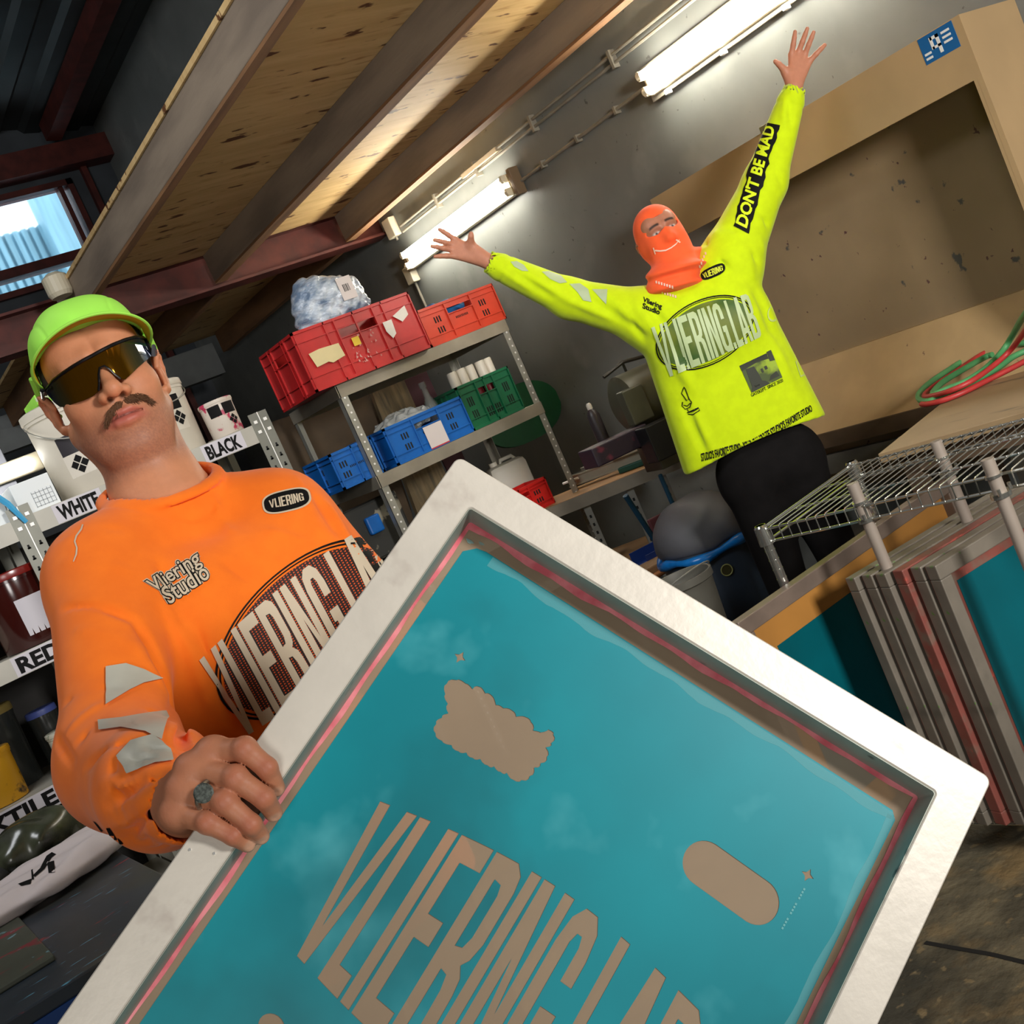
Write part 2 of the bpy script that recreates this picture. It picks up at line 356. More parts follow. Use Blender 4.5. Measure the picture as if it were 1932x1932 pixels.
# back wall with the window opening
WX0, WX1, WZ0, WZ1 = 0.9, 3.31, 3.78, 4.60
b = MB(); b.box(-3, WX0, YB, YB+.2, 0, 6.4); b.box(WX1, D, YB, YB+.2, 0, 5.4); b.box(WX0, WX1, YB, YB+.2, 0, WZ0); b.box(WX0, WX1, YB, YB+.2, WZ1, 6.0)
struct(b.build('wall_back', m_back))
m_redsteel = mat('red_brown_steel', (84, 34, 26), 0.5, metal=0.1, var=0.25, scale=9)
m_dark = mat('dark_recess', (30, 28, 26), 0.8)
wf = MB(); wf.box(WX0, WX1, YB-.04, YB+.1, WZ1-.05, WZ1); wf.box(WX1-.05, WX1, YB-.04, YB+.1, WZ0, WZ1); wf.box(WX1-.13, WX1-.09, YB-.02, YB+.08, WZ0, WZ1)
wf.box(WX0, WX1, YB-.05, YB+.1, 3.93, 4.01); wf.box(WX0, WX1, YB-.05, YB+.1, WZ0, WZ0+.05); wf.box(WX0, WX0+.05, YB-.04, YB+.1, WZ0, WZ1); wf.box(1.9, 1.95, YB-.03, YB+.08, WZ0, WZ1)
wn = wf.build('window_1', m_redsteel); struct(wn)
g = MB(); g.box(WX0+.05, WX1-.05, YB+.03, YB+.035, WZ0+.05, WZ1-.05)
m_glass = mat('window_glass', (235, 245, 250), 0.05, trans=1.0); gl = g.build('window_glass', m_glass, wn)
gl.visible_shadow = True
# what stands outside the window: a pale corrugated facade with a white wall beyond
m_fac = mat('pale_blue_cladding', (150, 190, 205), 0.6, var=0.15, scale=3, stretch=(6, 1, .4))
b = MB()
for i in range(40):
    x = 1.2+i*.09; b.box(x, x+.055, 12.4, 12.46, 2.5, 5.12)
b.box(1.0, 4.9, 12.45, 12.6, 2.5, 5.12); b.box(3.75, 4.2, 12.2, 12.45, 2.5, 5.6)
tag(b.build('building_facade', m_fac), 'pale blue corrugated building seen outside through the high window', 'building')
# roof of the tall bay
m_roof = mat('dark_corrugated_steel', (52, 56, 56), 0.55, metal=0.3, var=0.2, scale=2)
b = MB(); xs = np.arange(-3.2, D+.25, .04); prof = [(x, roofz(x)+.035*(1 if int((x+10)/.16) % 2 else 0)*1.0) for x in xs]
V = [(x, y, z) for y in (-2.4, YB+.3) for x, z in prof]+[(x, y, z+.05) for y in (-2.4, YB+.3) for x, z in prof]; n = len(prof)
F = [(i, i+1, n+i+1, n+i) for i in range(n-1)]+[(2*n+i, 3*n+i, 3*n+i+1, 2*n+i+1) for i in range(n-1)]
b.add(V, F); struct(b.build('ceiling', m_roof))
b = MB(); b.box(-3, D, YB-.18, YB, 4.66, 4.86)
tag(b.build('steel_purlin', m_redsteel), 'dark red steel purlin running above the high window', 'beam')
b = MB(); b.prism([(3.20, 0, roofz(3.20)-.16), (3.32, 0, roofz(3.32)-.16), (3.32, 0, roofz(3.32)-.02), (3.20, 0, roofz(3.20)-.02)], 'y', (0, YB-.2, 0))
tag(b.build('steel_rafter', m_redsteel), 'dark red rafter under the corrugated roof along the grey wall', 'beam')
b = MB(); b.box(3.42, 3.47, YB-.06, YB-.001, 0, 4.85); tag(b.build('steel_strut', m_redsteel), 'thin steel strut standing beside the high window in the corner', 'strut')
# mezzanine deck on joists
JB, DK = 2.65, 2.815
m_ply = speckle(mat('pine_plywood', (200, 166, 112), 0.6, col2=(216, 184, 130), scale=1.6, stretch=(1.5, 14, 1), ramp=(.35, .7)), [(3.0, .58, .74, (170, 128, 76), (2, 9, 1)), (9.0, .625, .655, (98, 60, 32), (.55, 1.5, 1))])
struct(MB().box(1.692, D, -2.2, 5.93, DK, DK+.02).build('ceiling.001', m_ply))
struct(MB().box(1.655, D, 6.06, 8.6, DK, DK+.02).build('ceiling.002', m_ply))
m_joist = mat('weathered_joist_timber', (142, 126, 108), 0.75, col2=(116, 102, 88), scale=3, stretch=(8, .5, 3), bump=0.2, bscale=20)
m_joist2 = mat('brown_joist_timber', (140, 100, 64), 0.75, col2=(110, 78, 50), scale=3, stretch=(8, .6, 3))
jx = [(1.70, 1.745, 'grey weathered joist at the open edge of the plywood deck'), (2.53, 2.60, 'middle timber joist under the plywood deck'), (3.39, 3.46, 'timber joist nearest the grey wall, above the strip lamps')]
for x0, x1, lb in jx:
    t = thing('ceiling_joist', lb, 'joist', (x0, 1.8, JB), 'joists on the near side of the steel beam')
    MB().box(x0, x1, -2.1, 5.92, JB+.012, DK, .004).build('joist_face', m_joist, t); MB().box(x0+.002, x1-.002, -2.1, 5.92, JB, JB+.0125).build('joist_underside', m_joist2, t)
for x0, lb in ((1.78, 'dark far joist behind the steel beam, nearest the window'), (2.62, 'dark far joist behind the steel beam, above the plastic bag'), (3.45, 'dark far joist behind the steel beam, nearest the grey wall')):
    o = MB().box(x0, x0+.06, 6.07, 8.5, JB, DK, .004).build('ceiling_joist', m_joist2); tag(o, lb, 'joist', 'joists beyond the steel beam')
b = MB(); b.box(-1.5, D, 5.92, 6.07, 2.625, 2.64); b.box(-1.5, D, 5.92, 6.07, DK-.0, DK+.014); b.box(-1.5, D, 5.99, 6.0, 2.64, DK)
t = thing('steel_beam', 'dark red steel I-beam carrying the ends of the joists', 'beam', (1.5, 6.0, 2.62)); b.build('beam_profile', m_redsteel, t)
b = MB(); b.box(-3, 3.4, 8.5, 8.62, 2.5, 2.75); tag(b.build('grey_beam', mat('grey_beam_paint', (92, 96, 96), .6, var=.1)), 'grey beam crossing below the high window', 'beam')
b = MB(); b.cyl((2.6, 8.9, 2.2), (3.0, 8.9, 2.9), .02, .02); b.cyl((3.0, 8.9, 2.2), (2.6, 8.9, 2.9), .015, .015)
# clip-like cup at the joist end
cp = at(118, 560, 'y', 5.6)
tag(MB().lathe(cp, [(.05, 0), (.06, .02), (.06, .1), (.03, .12)], 20).build('metal_cap', mat('cream_plastic', (200, 190, 165), .5)), 'pale round cap on the end of the edge joist above the green cap', 'cap')
# ================================================================== WALL SERVICES
m_tube = mat('lit_tube', (255, 255, 255), 0.4, emit=(255, 250, 236), estr=44.0)
m_cream = mat('cream_housing', (214, 204, 178), 0.45, var=0.06)
m_cond = mat('grey_conduit', (140, 134, 120), 0.45, metal=0.1, var=.15, scale=12)
m_brown = mat('brown_bracket', (112, 92, 68), .6)
def strip_lamp(y0, y1, z, label, cover):
    t = thing('strip_lamp', label, 'lamp', (D-.07, (y0+y1)/2, z-.04), 'twin-tube strip lamps on the grey wall')
    b = MB(); b.box(D-.055, D-.005, y0, y1, z-.055, z+.055, .008); b.box(D-.062, D-.055, y0+.02, y1-.02, z-.012, z+.012); b.build('housing', m_cream, t)
    for dz in (-.034, .034):
        b = MB(); b.cyl((D-.085, y0+.03, z+dz), (D-.085, y1-.03, z+dz), .0165, n=14); b.build('lamp_tube', m_tube, t, 30)
        for ya, yb in ((y0+.012, y0+.035), (y1-.035, y1-.012)):
            b = MB(); b.cyl((D-.085, ya, z+dz), (D-.085, yb, z+dz), .019, n=14); b.box(D-.1, D-.05, (ya+yb)/2-.006, (ya+yb)/2+.006, z+dz-.02, z+dz+.02); b.build('lamp_holder', m_cream, t, 30)
    if cover:
        b = MB(); b.box(D-.03, D-.022, y0-.02, y1+.02, z-.075, z+.075, .003)
        b.build('cover_rim', m_cond, t)
        for k in range(4):
            yy = y0+.1+k*(y1-y0-.2)/3; b = MB(); b.box(D-.06, D-.035, yy-.012, yy+.012, z-.088, z-.066, .003); b.build('clip', mat('white_clip', (225, 228, 228), .3), t)
    else:
        b = MB(); b.box(D-.07, D-.01, y0-.03, y0, z-.07, z+.07, .004); b.build('end_bracket', m_brown, t)
        b = MB(); b.box(D-.06, D-.01, y1, y1+.035, z-.06, z+.06, .004); b.build('end_bracket', m_brown, t)
    return t
strip_lamp(4.58, 5.78, 2.41, 'glowing strip lamp behind the raised hand on the left, nearer the red crate', False)
strip_lamp(2.28, 3.50, 2.405, 'glowing strip lamp at the top edge above the yellow sleeve', True)
t = thing('conduit_run', 'pair of grey conduits clipped along the wall under the joists', 'pipe', (D-.02, 4, 2.58))
for dz in (0, .035):
    b = MB(); b.cyl((D-.022, -.8, 2.565+dz), (D-.022, 5.75, 2.575+dz), .008, n=8); b.build('conduit', m_cond, t, 30)
for y in (1.9, 2.5, 3.05, 3.65, 4.3, 4.85, 5.3):
    MB().box(D-.036, D-.001, y-.008, y+.008, 2.55, 2.63).build('pipe_clip', m_cond, t)
MB().box(D-.04, D, 4.62, 4.98, 2.59, 2.615, .002).build('cable_tray', mat('beige_tray', (176, 160, 134), .5), t)
t = thing('cable_conduit', 'single grey conduit joining the two strip lamps', 'pipe', (D-.02, 4, 2.4))
MB().cyl((D-.02, 3.50, 2.405), (D-.02, 4.56, 2.40), .009, n=8).build('conduit', m_cond, t, 30)
for y in (3.75, 4.05, 4.35): MB().box(D-.034, D, y-.007, y+.007, 2.385, 2.42).build('pipe_clip', m_cond, t)
for (u, v, lb, s) in ((745, 428, 'small cream junction box high on the wall at the end of the conduits', .045), (782, 516, 'grey switch box on the wall below the far strip lamp', .04)):
    p = at(u, v, 'x', D); t = thing('junction_box', lb, 'junction box', (D-.03, p[1], p[2]))
    MB().box(D-.05, D, p[1]-s, p[1]+s, p[2]-s*1.3, p[2]+s*1.3, .006).build('box_body', m_cream, t)
    MB().cyl((D-.02, p[1], p[2]-s*1.3), (D-.02, p[1], p[2]-s*1.3-(.5 if s < .042 else .02)), .008).build('box_cable', m_cond, t)
# ---- MDF wash-out booth against the wall
m_mdf = mat('mdf_board', (172, 144, 104), 0.62, var=0.06, scale=3)
m_mdf_stain = speckle(mat('stained_mdf', (150, 128, 98), 0.5, var=0.08, scale=3), [(24, .69, .72, (90, 60, 60), (1, 1, 1)), (14, .68, .72, (84, 82, 78), (1, 1, 1))])
XF = 3.38                                                                    # front plane of the booth
a = at(1787, 45, 'x', XF); bb = at(1837, 152, 'x', XF); TZ = float(at(1799, 33, 'x', XF)[2]); YS = float(at(1799, 33, 'x', XF)[1]); LZ = float(bb[2]); YI = float(bb[1])
tl = at(1255, 360, 'x', XF); YL = float(tl[1])+.1
t = thing('wash_booth', 'large MDF booth with a deep recess against the grey wall behind the yellow shirt', 'booth', (XF, 3.0, .6))
MB().box(XF, XF+.018, YS, YL, LZ, TZ).build('header_board', m_mdf, t)
MB().box(XF, D-.001, YS-.018, YS, .55, TZ).build('side_panel', m_mdf, t)
MB().box(XF+.0005, XF+.018, YS, YI, .55, LZ).build('front_stile', m_mdf, t)
MB().box(D-.02, D-.001, YS, YL, .5, TZ-.0).build('back_panel', m_mdf_stain, t)
MB().box(XF+.018, D-.02, YS, YL, TZ-.02, TZ).build('top_board', m_mdf, t)
l0 = at(1700, 626, 'x', D-.06)
MB().prism([(D-.05, YS, float(l0[2])), (D-.02, YS, float(l0[2])), (XF+.1, YS, .80), (XF+.07, YS, .80)], 'y', (0, YL-YS, 0)).build('sloping_tray', speckle(mat('pale_mdf', (182, 152, 108), 0.6, var=.05), [(20, .7, .73, (100, 70, 60), (1, 1, 1))]), t)
MB().box(XF+.05, XF+.09, YS, YL, .74, .80).build('tray_lip', mat('dark_wood', (84, 66, 48), .7, var=.15), t)
b = MB(); b.box(XF+.1, D-.02, YS, YL, .30, .34); b.box(XF+.1, XF+.16, YL-1.1, YL-1.04, 0, .75); b.box(XF+.1, XF+.16, YS+.1, YS+.16, 0, .75); b.box(XF+.1, XF+.16, YL-.1, YL-.04, 0, .75); b.box(XF+.1, XF+.13, YS, YL, .62, .70)
b.build('support_frame', mat('grey_frame_wood', (112, 106, 96), .7, var=.15), t)
# blue sticker with white marks on the booth corner
sp = at(1762, 62, 'x', XF); 
MB().box(XF-.0012, XF, YS+.01, YS+.135, TZ-.085, TZ-.003).build('blue_sticker', mat('blue_sticker', (20, 92, 150), .4), t)
b = MB(); y1 = YS+.01
for (ya, yb, za, zb) in ((.015, .045, .015, .022), (.015, .045, .030, .037), (.015, .045, .045, .052), (.055, .066, .012, .07), (.055, .085, .012, .022), (.078, .088, .012, .05), (.055, .085, .042, .05), (.094, .118, .05, .057), (.094, .118, .064, .071)):
    b.box(XF-.0022, XF-.0012, y1+ya, y1+yb, TZ-.003-zb, TZ-.003-za)
b.build('sticker_marks', mat('white_print', (225, 225, 222), .5), t)
p = at(1455, 235, 'x', XF-.01); MB().box(XF-.02, XF, p[1]-.05, p[1]+.05, p[2]-.012, p[2]+.012, .003).build('tape_piece', mat('olive_tape', (120, 112, 74), .5), t)
# cracks on the floor
b = MB()
for pts in ([(1745, 1778), (1800, 1788), (1870, 1800), (1932, 1815), (1990, 1830)],):
    W_ = [at(u, v, 'z', .0015) for u, v in pts]
    for i in range(len(W_)-1):
        a0, a1 = W_[i], W_[i+1]; d = nrm(a1-a0); nn = np.array([-d[1], d[0], 0])*.006; b.add([a0-nn, a1-nn, a1+nn, a0+nn], [(0, 1, 2, 3)])
o = b.build('floor_crack', mat('crack_dark', (26, 24, 20), .9)); struct(o); o.name = 'crack_line_1'
# ================================================================== PEOPLE
def Rm(yaw, pit, rol):
    yaw, pit, rol = map(math.radians, (yaw, pit, rol)); cy, sy = math.cos(yaw), math.sin(yaw); cp, sp = math.cos(pit), math.sin(pit); cr, sr = math.cos(rol), math.sin(rol)
    return np.array([[cr, 0, sr], [0, 1, 0], [-sr, 0, cr]])@np.array([[1, 0, 0], [0, cp, -sp], [0, sp, cp]])@np.array([[cy, -sy, 0], [sy, cy, 0], [0, 0, 1]])
CB = np.stack([RT, FW, UP], 1)       # camera basis (right, into, up) as columns
class Pose:
    def __init__(s, R, t, k=1.0): s.R = CB@R; s.t = CAM+CB@np.array(t, float); s.k = k
    def w(s, P): return (np.atleast_2d(P)*s.k)@s.R.T+s.t
    def l(s, W): return ((np.atleast_2d(W)-s.t)@s.R)/s.k
m_skin = mat('skin', (255, 255, 255), 0.5, var=0.07, scale=70, vcol=True, sss=0.12, spec=0.35, bump=0.06, bscale=260)
def head_fn(P):
    ax = np.stack([np.abs(P[:, 0]), P[:, 1], P[:, 2]], 1)
    d = d_ell(P, (0, .012, .044), (.0745, .094, .076))
    d = smin(d, d_ell(P, (0, -.028, -.025), (.062, .066, .082)), .03)
    d = smin(d, d_ell(ax, (.024, -.042, .048), (.042, .045, .042)), .02)
    d = smin(d, d_cap(ax, (.058, .010, -.05), (.032, -.052, -.096), .020, .020), .03)
    d = smin(d, d_ell(P, (0, -.036, -.060), (.054, .052, .056)), .03)
    d = smin(d, d_ell(P, (0, -.072, -.102), (.027, .019, .018)), .022)
    d = smin(d, d_sph(ax, (.042, -.056, -.020), .022), .028)
    d = smin(d, d_cap(ax, (.012, -.087, .034), (.040, -.074, .034), .0095, .008), .014)
    d = smin(d, d_ell(P, (0, -.080, -.062), (.027, .019, .024)), .02)
    d = smax(d, -d_ell(ax, (.032, -.106, .010), (.020, .018, .014)), .018)
    d = smin(d, d_sph(ax, (.032, -.074, .011), .0125), .005)
    d = smin(d, d_cap(P, (0, -.088, .020), (0, -.113, -.020), .0075, .0105), .012)
    d = smin(d, d_sph(P, (0, -.1145, -.025), .0125), .006)
    d = smin(d, d_ell(ax, (.0150, -.1025, -.030), (.0092, .0135, .0090)), .006)
    d = smax(d, -d_ell(ax, (.0088, -.1095, -.0385), (.0050, .0075, .0060)), .003)
    # lips
    up = np.minimum(d_cap(ax, (0.0, -.1015, -.0565), (.011, -.0990, -.0550), .0056, .0056), d_cap(ax, (.011, -.0990, -.0550), (.029, -.084, -.0625), .0056, .0025))
    lo = np.minimum(d_cap(ax, (0, -.1005, -.0700), (.012, -.0975, -.0690), .0075, .0072), d_cap(ax, (.012, -.0975, -.0690), (.028, -.085, -.0635), .007, .0022))
    d = smin(d, np.minimum(up, lo), .0045)
    d = smax(d, -np.minimum(d_cap(ax, (0, -.1085, -.0622), (.012, -.1035, -.0615), .0036, .0030), d_cap(ax, (.012, -.1035, -.0615), (.028, -.089, -.0630), .0028, .0014)), .002)
    d = d+.0012*np.exp(-((P[:, 0])/.003)**2-((P[:, 1]+.103)/.01)**2-((P[:, 2]+.045)/.007)**2)
    # ears
    e = d_ell(ax, (.081, .022, -.006), (.0065, .019, .030))
    rim = [(.079, .004, .002), (.086, .008, .018), (.089, .020, .027), (.091, .034, .020), (.089, .038, .002), (.084, .030, -.018), (.079, .014, -.034), (.077, .008, -.032)]
    r_ = d_cap(ax, rim[0], rim[1], .0042)
    for i in range(1, len(rim)-1): r_ = smin(r_, d_cap(ax, rim[i], rim[i+1], .0042 if i < 5 else .0055), .003)
    e = smin(e, r_, .004); e = smax(e, -d_ell(ax, (.090, .018, -.002), (.0055, .009, .017)), .004)
    e = smin(e, d_cap(ax, (.084, .028, .012), (.083, .022, -.018), .003), .003)
    d = smin(d, e, .006)
    return d
def head_tint(P, skin, lip, stub=0.3, brow=None):
    n = len(P); c = np.tile(np.array(srgb(*skin)), (n, 1)); x, y, z = P.T; ax = np.abs(x)
    f = lambda v, a, b: np.clip((v-a)/(b-a), 0, 1)
    lipm = np.exp(-(np.clip(ax/.029, 0, 2)**4))*np.exp(-((z+.0630+ax*ax*4)/(.0128-.15*ax))**4)*f(-y, .078, .086)
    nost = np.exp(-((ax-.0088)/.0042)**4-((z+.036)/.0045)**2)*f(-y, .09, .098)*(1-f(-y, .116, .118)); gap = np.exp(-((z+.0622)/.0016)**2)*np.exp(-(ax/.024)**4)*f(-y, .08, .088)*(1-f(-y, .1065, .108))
    red = np.exp(-((ax-.045)/.02)**2-((z+.02)/.03)**2)*.25+np.exp(-(ax/.02)**2-((z+.03)/.016)**2)*f(-y, .09, .11)*.25+f(ax, .078, .088)*.4
    c[:, :3] *= 1-red[:, None]*np.array([.05, .32, .35])
    jaw = f(-z, .035, .07)*f(-y, -.03, .02)*(1-np.exp(-((ax/.03)**2+((z+.062)/.014)**2)))
    jaw = jaw*(1-f(-z, .125, .15)); jaw = jaw*(.72+.56*np.random.RandomState(1).rand(n))
    c[:, :3] *= 1-jaw[:, None]*np.array([.30, .30, .22])*stub*2
    c[:, :3] = c[:, :3]*(1-lipm[:, None]*.85)+np.array(srgb(*lip)[:3])*lipm[:, None]*.85
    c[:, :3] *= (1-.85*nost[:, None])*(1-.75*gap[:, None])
    if brow:
        bm = np.exp(-((z-.036-.004*np.sin(ax*60))/.0052)**4)*f(ax, .009, .015)*(1-f(ax, .046, .052))*f(-y, .04, .06)
        eye = np.exp(-((ax-.032)/.0135)**4-((z-.011)/.006)**4)*f(-y, .07, .078); iris = np.exp(-(((ax-.032)**2+(z-.011)**2)/.0055**2)**2)*f(-y, .07, .078)
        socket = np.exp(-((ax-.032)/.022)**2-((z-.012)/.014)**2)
        c[:, :3] *= 1-.35*socket[:, None]  # eye sockets darkened: shade put into the skin colour
        for m_, k in ((bm, (52, 36, 28)), (eye, (200, 190, 180)), (iris, (30, 20, 16))): c[:, :3] = c[:, :3]*(1-m_[:, None])+np.array(srgb(*k)[:3])*m_[:, None]
    return c
m_orange = mat('orange_jersey', (255, 122, 28), 0.8, var=0.05, scale=30, bump=0.05, bscale=500, spec=0.2, sheen=0.15)
m_yellow = mat('yellow_jersey', (202, 228, 6), 0.8, var=0.04, scale=30, bump=0.05, bscale=500, spec=0.2, sheen=0.15)
m_black = mat('print_black', (12, 11, 11), 0.7, spec=.2)
m_beige = mat('print_beige', (206, 190, 164), 0.6)
m_grey = mat('print_reflective_grey', (186, 184, 170), 0.45, var=.05, scale=20)
def hatch_mat(name, c1, c2, fx, fy, duty=0.0):
    m = bpy.data.materials.new(name); m.use_nodes = True; N = m.node_tree.nodes; L = m.node_tree.links; b = N['Principled BSDF']; b.inputs['Roughness'].default_value = .7
    a = N.new('ShaderNodeAttribute'); a.attribute_name = 'art'; s = N.new('ShaderNodeSeparateXYZ'); L.new(a.outputs['Vector'], s.inputs[0]); outs = []
    for k, f in ((0, fx), (1, fy)):
        mu = N.new('ShaderNodeMath'); mu.operation = 'MULTIPLY'; mu.inputs[1].default_value = f*2*PI; L.new(s.outputs[k], mu.inputs[0])
        si = N.new('ShaderNodeMath'); si.operation = 'SINE'; L.new(mu.outputs[0], si.inputs[0])
        g = N.new('ShaderNodeMath'); g.operation = 'GREATER_THAN'; g.inputs[1].default_value = duty; L.new(si.outputs[0], g.inputs[0]); outs.append(g)
    mx = N.new('ShaderNodeMath'); mx.operation = 'MULTIPLY'; L.new(outs[0].outputs[0], mx.inputs[0]); L.new(outs[1].outputs[0], mx.inputs[1])
    mi = N.new('ShaderNodeMix'); mi.data_type = 'RGBA'; L.new(mx.outputs[0], mi.inputs[0]); mi.inputs[6].default_value = srgb(*c1); mi.inputs[7].default_value = srgb(*c2); L.new(mi.outputs[2], b.inputs['Base Color']); return m
FULL = [(0, 0), (1932, 0), (1932, 1932), (0, 1932)]
def px_art(loops, grid=10):
    V, F = fill2d([[(x, -y) for x, y in lp] for lp in loops], grid); return V*np.array([1, -1])/1932, F
def add_art_attr(o, V):
    a = o.data.attributes.new('art', 'FLOAT_VECTOR', 'POINT'); a.data.foreach_set('vector', np.c_[V, np.zeros(len(V))].ravel())

# ------------------------------------------------------------------ the held screen: pose first, the hand needs it
FR = Pose(Rm(-8.692, -17.904, 33.978), (-0.0531, 1.1141, 0.0553))     # local x along the top bar, y into, z up; origin = outer top-left corner of the front face
FRW, FRH, FP, FD = .58, .74, .0384, .0429
def frame_hit(px, py, y=0.0):
    o = FR.l(CAM)[0]; d = ray(px, py)@FR.R; return FR.w(o+d*(y-o[1])/d[1])[0]
def frame_loc(px, py, y=0.0):
    o = FR.l(CAM)[0]; d = ray(px, py)@FR.R; return o+d*(y-o[1])/d[1]

# ------------------------------------------------------------------ near man
HP = Pose(Rm(18.69, 3.705, -25.34), (-.5978, 1.6692, .18296))
NM = thing('person', 'person in the orange long-sleeved shirt, green cap and mirrored shades holding up the screen frame', 'person', (float(HP.t[0]), float(HP.t[1]), 0))
def cp_(px, py, t): return dep(px, py, t)
SR, SL = cp_(192, 1092, 1.56), cp_(520, 985, 1.73)
BX = SL-SR; BX[2] = 0; BX = nrm(BX); BZ = np.array([0, 0, 1.0]); BY = np.cross(BZ, BX)      # body axes: to his left, back, up
MS = (SR+SL)/2
BR = np.stack([BX, BY, BZ], 1)
NB = cp_(298, 922, 1.665)                                                  # base of the neck
NKT = HP.w((0, .028, -.055))[0]
EL, WR = cp_(228, 1436, 1.335), cp_(352, 1512, 1.085)
EL2 = cp_(745, 1200, 1.60)
FLR = MS.copy(); PEL = MS+BR@np.array([0, .02, -.52])
def body_fn(W):
    P = HP.l(W)
    d = head_fn(P)
    d = smin(d, d_cap(P, (0, .030, -.045), (0, .034, -.09), .053, .054), .02)
    d = smin(d, d_cap(W, HP.w((0, .034, -.085))[0], NB+np.array([0, 0, -.03]), .054, .060), .02)
    d = smin(d, d_cap(W, NB+np.array([0, 0, -.0]), NB+np.array([0, 0, -.10]), .062, .08), .04)
    ad = HP.w((0, -.035, -.125))[0]
    d = smin(d, d_cap(W, HP.w((0, -.012, -.115))[0], ad*.35+NB*.65, .02, .022), .03)
    for x in (-1, 1):
        d = smin(d, d_cap(W, HP.w((x*.058, .03, -.06))[0], NB+BX*x*.02+BR@np.array([0, -.055, -.03]), .013, .012), .02)
    d = smin(d, d_cap(W, NB+np.array([0, 0, -.06]), SR+BX*.02-BZ*.02, .05, .045), .05); d = smin(d, d_cap(W, NB+np.array([0, 0, -.06]), SL-BX*.02-BZ*.02, .05, .045), .05)
    return d
def torso_skin(W):
    d = d_box(W, MS+BR@np.array([0, .01, -.25]), (.14, .085, .25), BR, .08)
    d = smin(d, d_cap(W, SR, EL, .045, .038), .03); d = smin(d, d_cap(W, EL, WR, .038, .030), .02)
    d = smin(d, d_cap(W, SL, EL2, .045, .038), .03)
    d = smin(d, d_cap(W, PEL+BX*.09, PEL+BX*.11-BZ*.42, .075, .05), .04); d = smin(d, d_cap(W, PEL-BX*.09, PEL-BX*.11-BZ*.42, .075, .05), .04)
    d = smin(d, d_cap(W, PEL+BX*.11-BZ*.42, np.array([*(PEL+BX*.12)[:2], .09]), .05, .035), .02); d = smin(d, d_cap(W, PEL-BX*.11-BZ*.42, np.array([*(PEL-BX*.12)[:2], .09]), .05, .035), .02)
    return d
# the gripping hand: finger joints from the knuckle to the tip
def fh(px, py, y): return frame_hit(px, py, y)
fingers = [
    [fh(398, 1420, .004), fh(462, 1414, -.016), fh(504, 1449, -.013), fh(521, 1487, .004)],
    [fh(358, 1450, .004), fh(444, 1468, -.018), fh(499, 1506, -.014), fh(516, 1533, .004)],
    [fh(340, 1488, .006), fh(424, 1513, -.017), fh(474, 1556, -.013), fh(492, 1577, .003)],
    [fh(330, 1532, .010), fh(392, 1552, -.013), fh(440, 1577, -.010), fh(467, 1593, .002)]]
frad = [tuple(x*.93 for x in r_) for r_ in [(.0135, .0112, .0100, .0086), (.0135, .0114, .0102, .0088), (.0128, .0108, .0098, .0084), (.0122, .0098, .0088, .0076)]]
thumb = [WR*.6+fingers[0][0]*.4+FR.R@np.array([.0, .03, 0]), fh(440, 1500, .075), fh(500, 1475, .066), fh(535, 1450, .058)]
thr = (.017, .0135, .0115, .010)
NL = FR.R@np.array([0, -1.0, 0])
def hand_fn(W):
    d = None; ds = []
    for (J, r) in zip(fingers, frad):
        f = d_cap(W, J[0], J[1], r[0], r[1])
        f = smin(f, d_cap(W, J[1], J[2], r[1], r[2]), .003); f = smin(f, d_cap(W, J[2], J[3], r[2], r[3]), .003)
        f = smin(f, d_sph(W, J[1]+NL*.0015, r[1]*1.06), .004)
        for k, s in ((1, .55), (2, .5)):                                   # skin creases over the joints
            pass
        # nail bed
        ax = nrm(J[3]-J[2]); nn = nrm(NL-ax*(NL@ax)); f = smax(f, -d_ell(W, J[3]+nn*(r[3]+.0068), (.008, .008, .008)), .0012)
        ds.append(f)
    d = np.minimum(np.minimum(ds[0], ds[1]), np.minimum(ds[2], ds[3]))
    pm = None
    for (J, r) in zip(fingers, frad):
        c = d_cap(W, J[0]+(J[1]-J[0])*.12, WR*.75+J[0]*.25+(NL*-.006), r[0]*.98, .021); pm = c if pm is None else smin(pm, c, .014)
    for i in range(3):
        pm = smin(pm, d_cap(W, (fingers[i][0]*.8+fingers[i][1]*.2), (fingers[i+1][0]*.8+fingers[i+1][1]*.2), .0105), .010)
    pm = smin(pm, d_cap(W, fingers[3][0]-NL*.012, WR, .014, .026), .02)
    d = smin(d, pm, .0055)
    for (J, r) in zip(fingers, frad): d = smin(d, d_sph(W, J[0]+NL*.003, r[0]*.9), .010)
    t = d_cap(W, thumb[0], thumb[1], thr[0], thr[1]); t = smin(t, d_cap(W, thumb[1], thumb[2], thr[1], thr[2]), .004); t = smin(t, d_cap(W, thumb[2], thumb[3], thr[2], thr[3]), .004)
    d = smin(d, t, .012)
    d = smin(d, d_cap(W, WR, WR*.6+EL*.4, .0275, .034), .02)
    return d
def two_part(name, parts, material, parent):
    Vs = []; Fs = []; Ts = []; n = 0
    for fn, lo, hi, res, tf in parts:
        V, F = sdf_mesh(fn, lo, hi, res); Vs.append(V); Fs.append(F+n); n += len(V); Ts.append(tf(V))
    return mesh_obj(name, np.concatenate(Vs), np.concatenate(Fs), material, parent, True, tint=np.concatenate(Ts))
SK = (208, 142, 104)
def tint_const(c): return lambda V: np.tile(np.array(srgb(*c)), (len(V), 1))
def nm_tint(V): return head_tint(HP.l(V), SK, (184, 92, 84), .55)
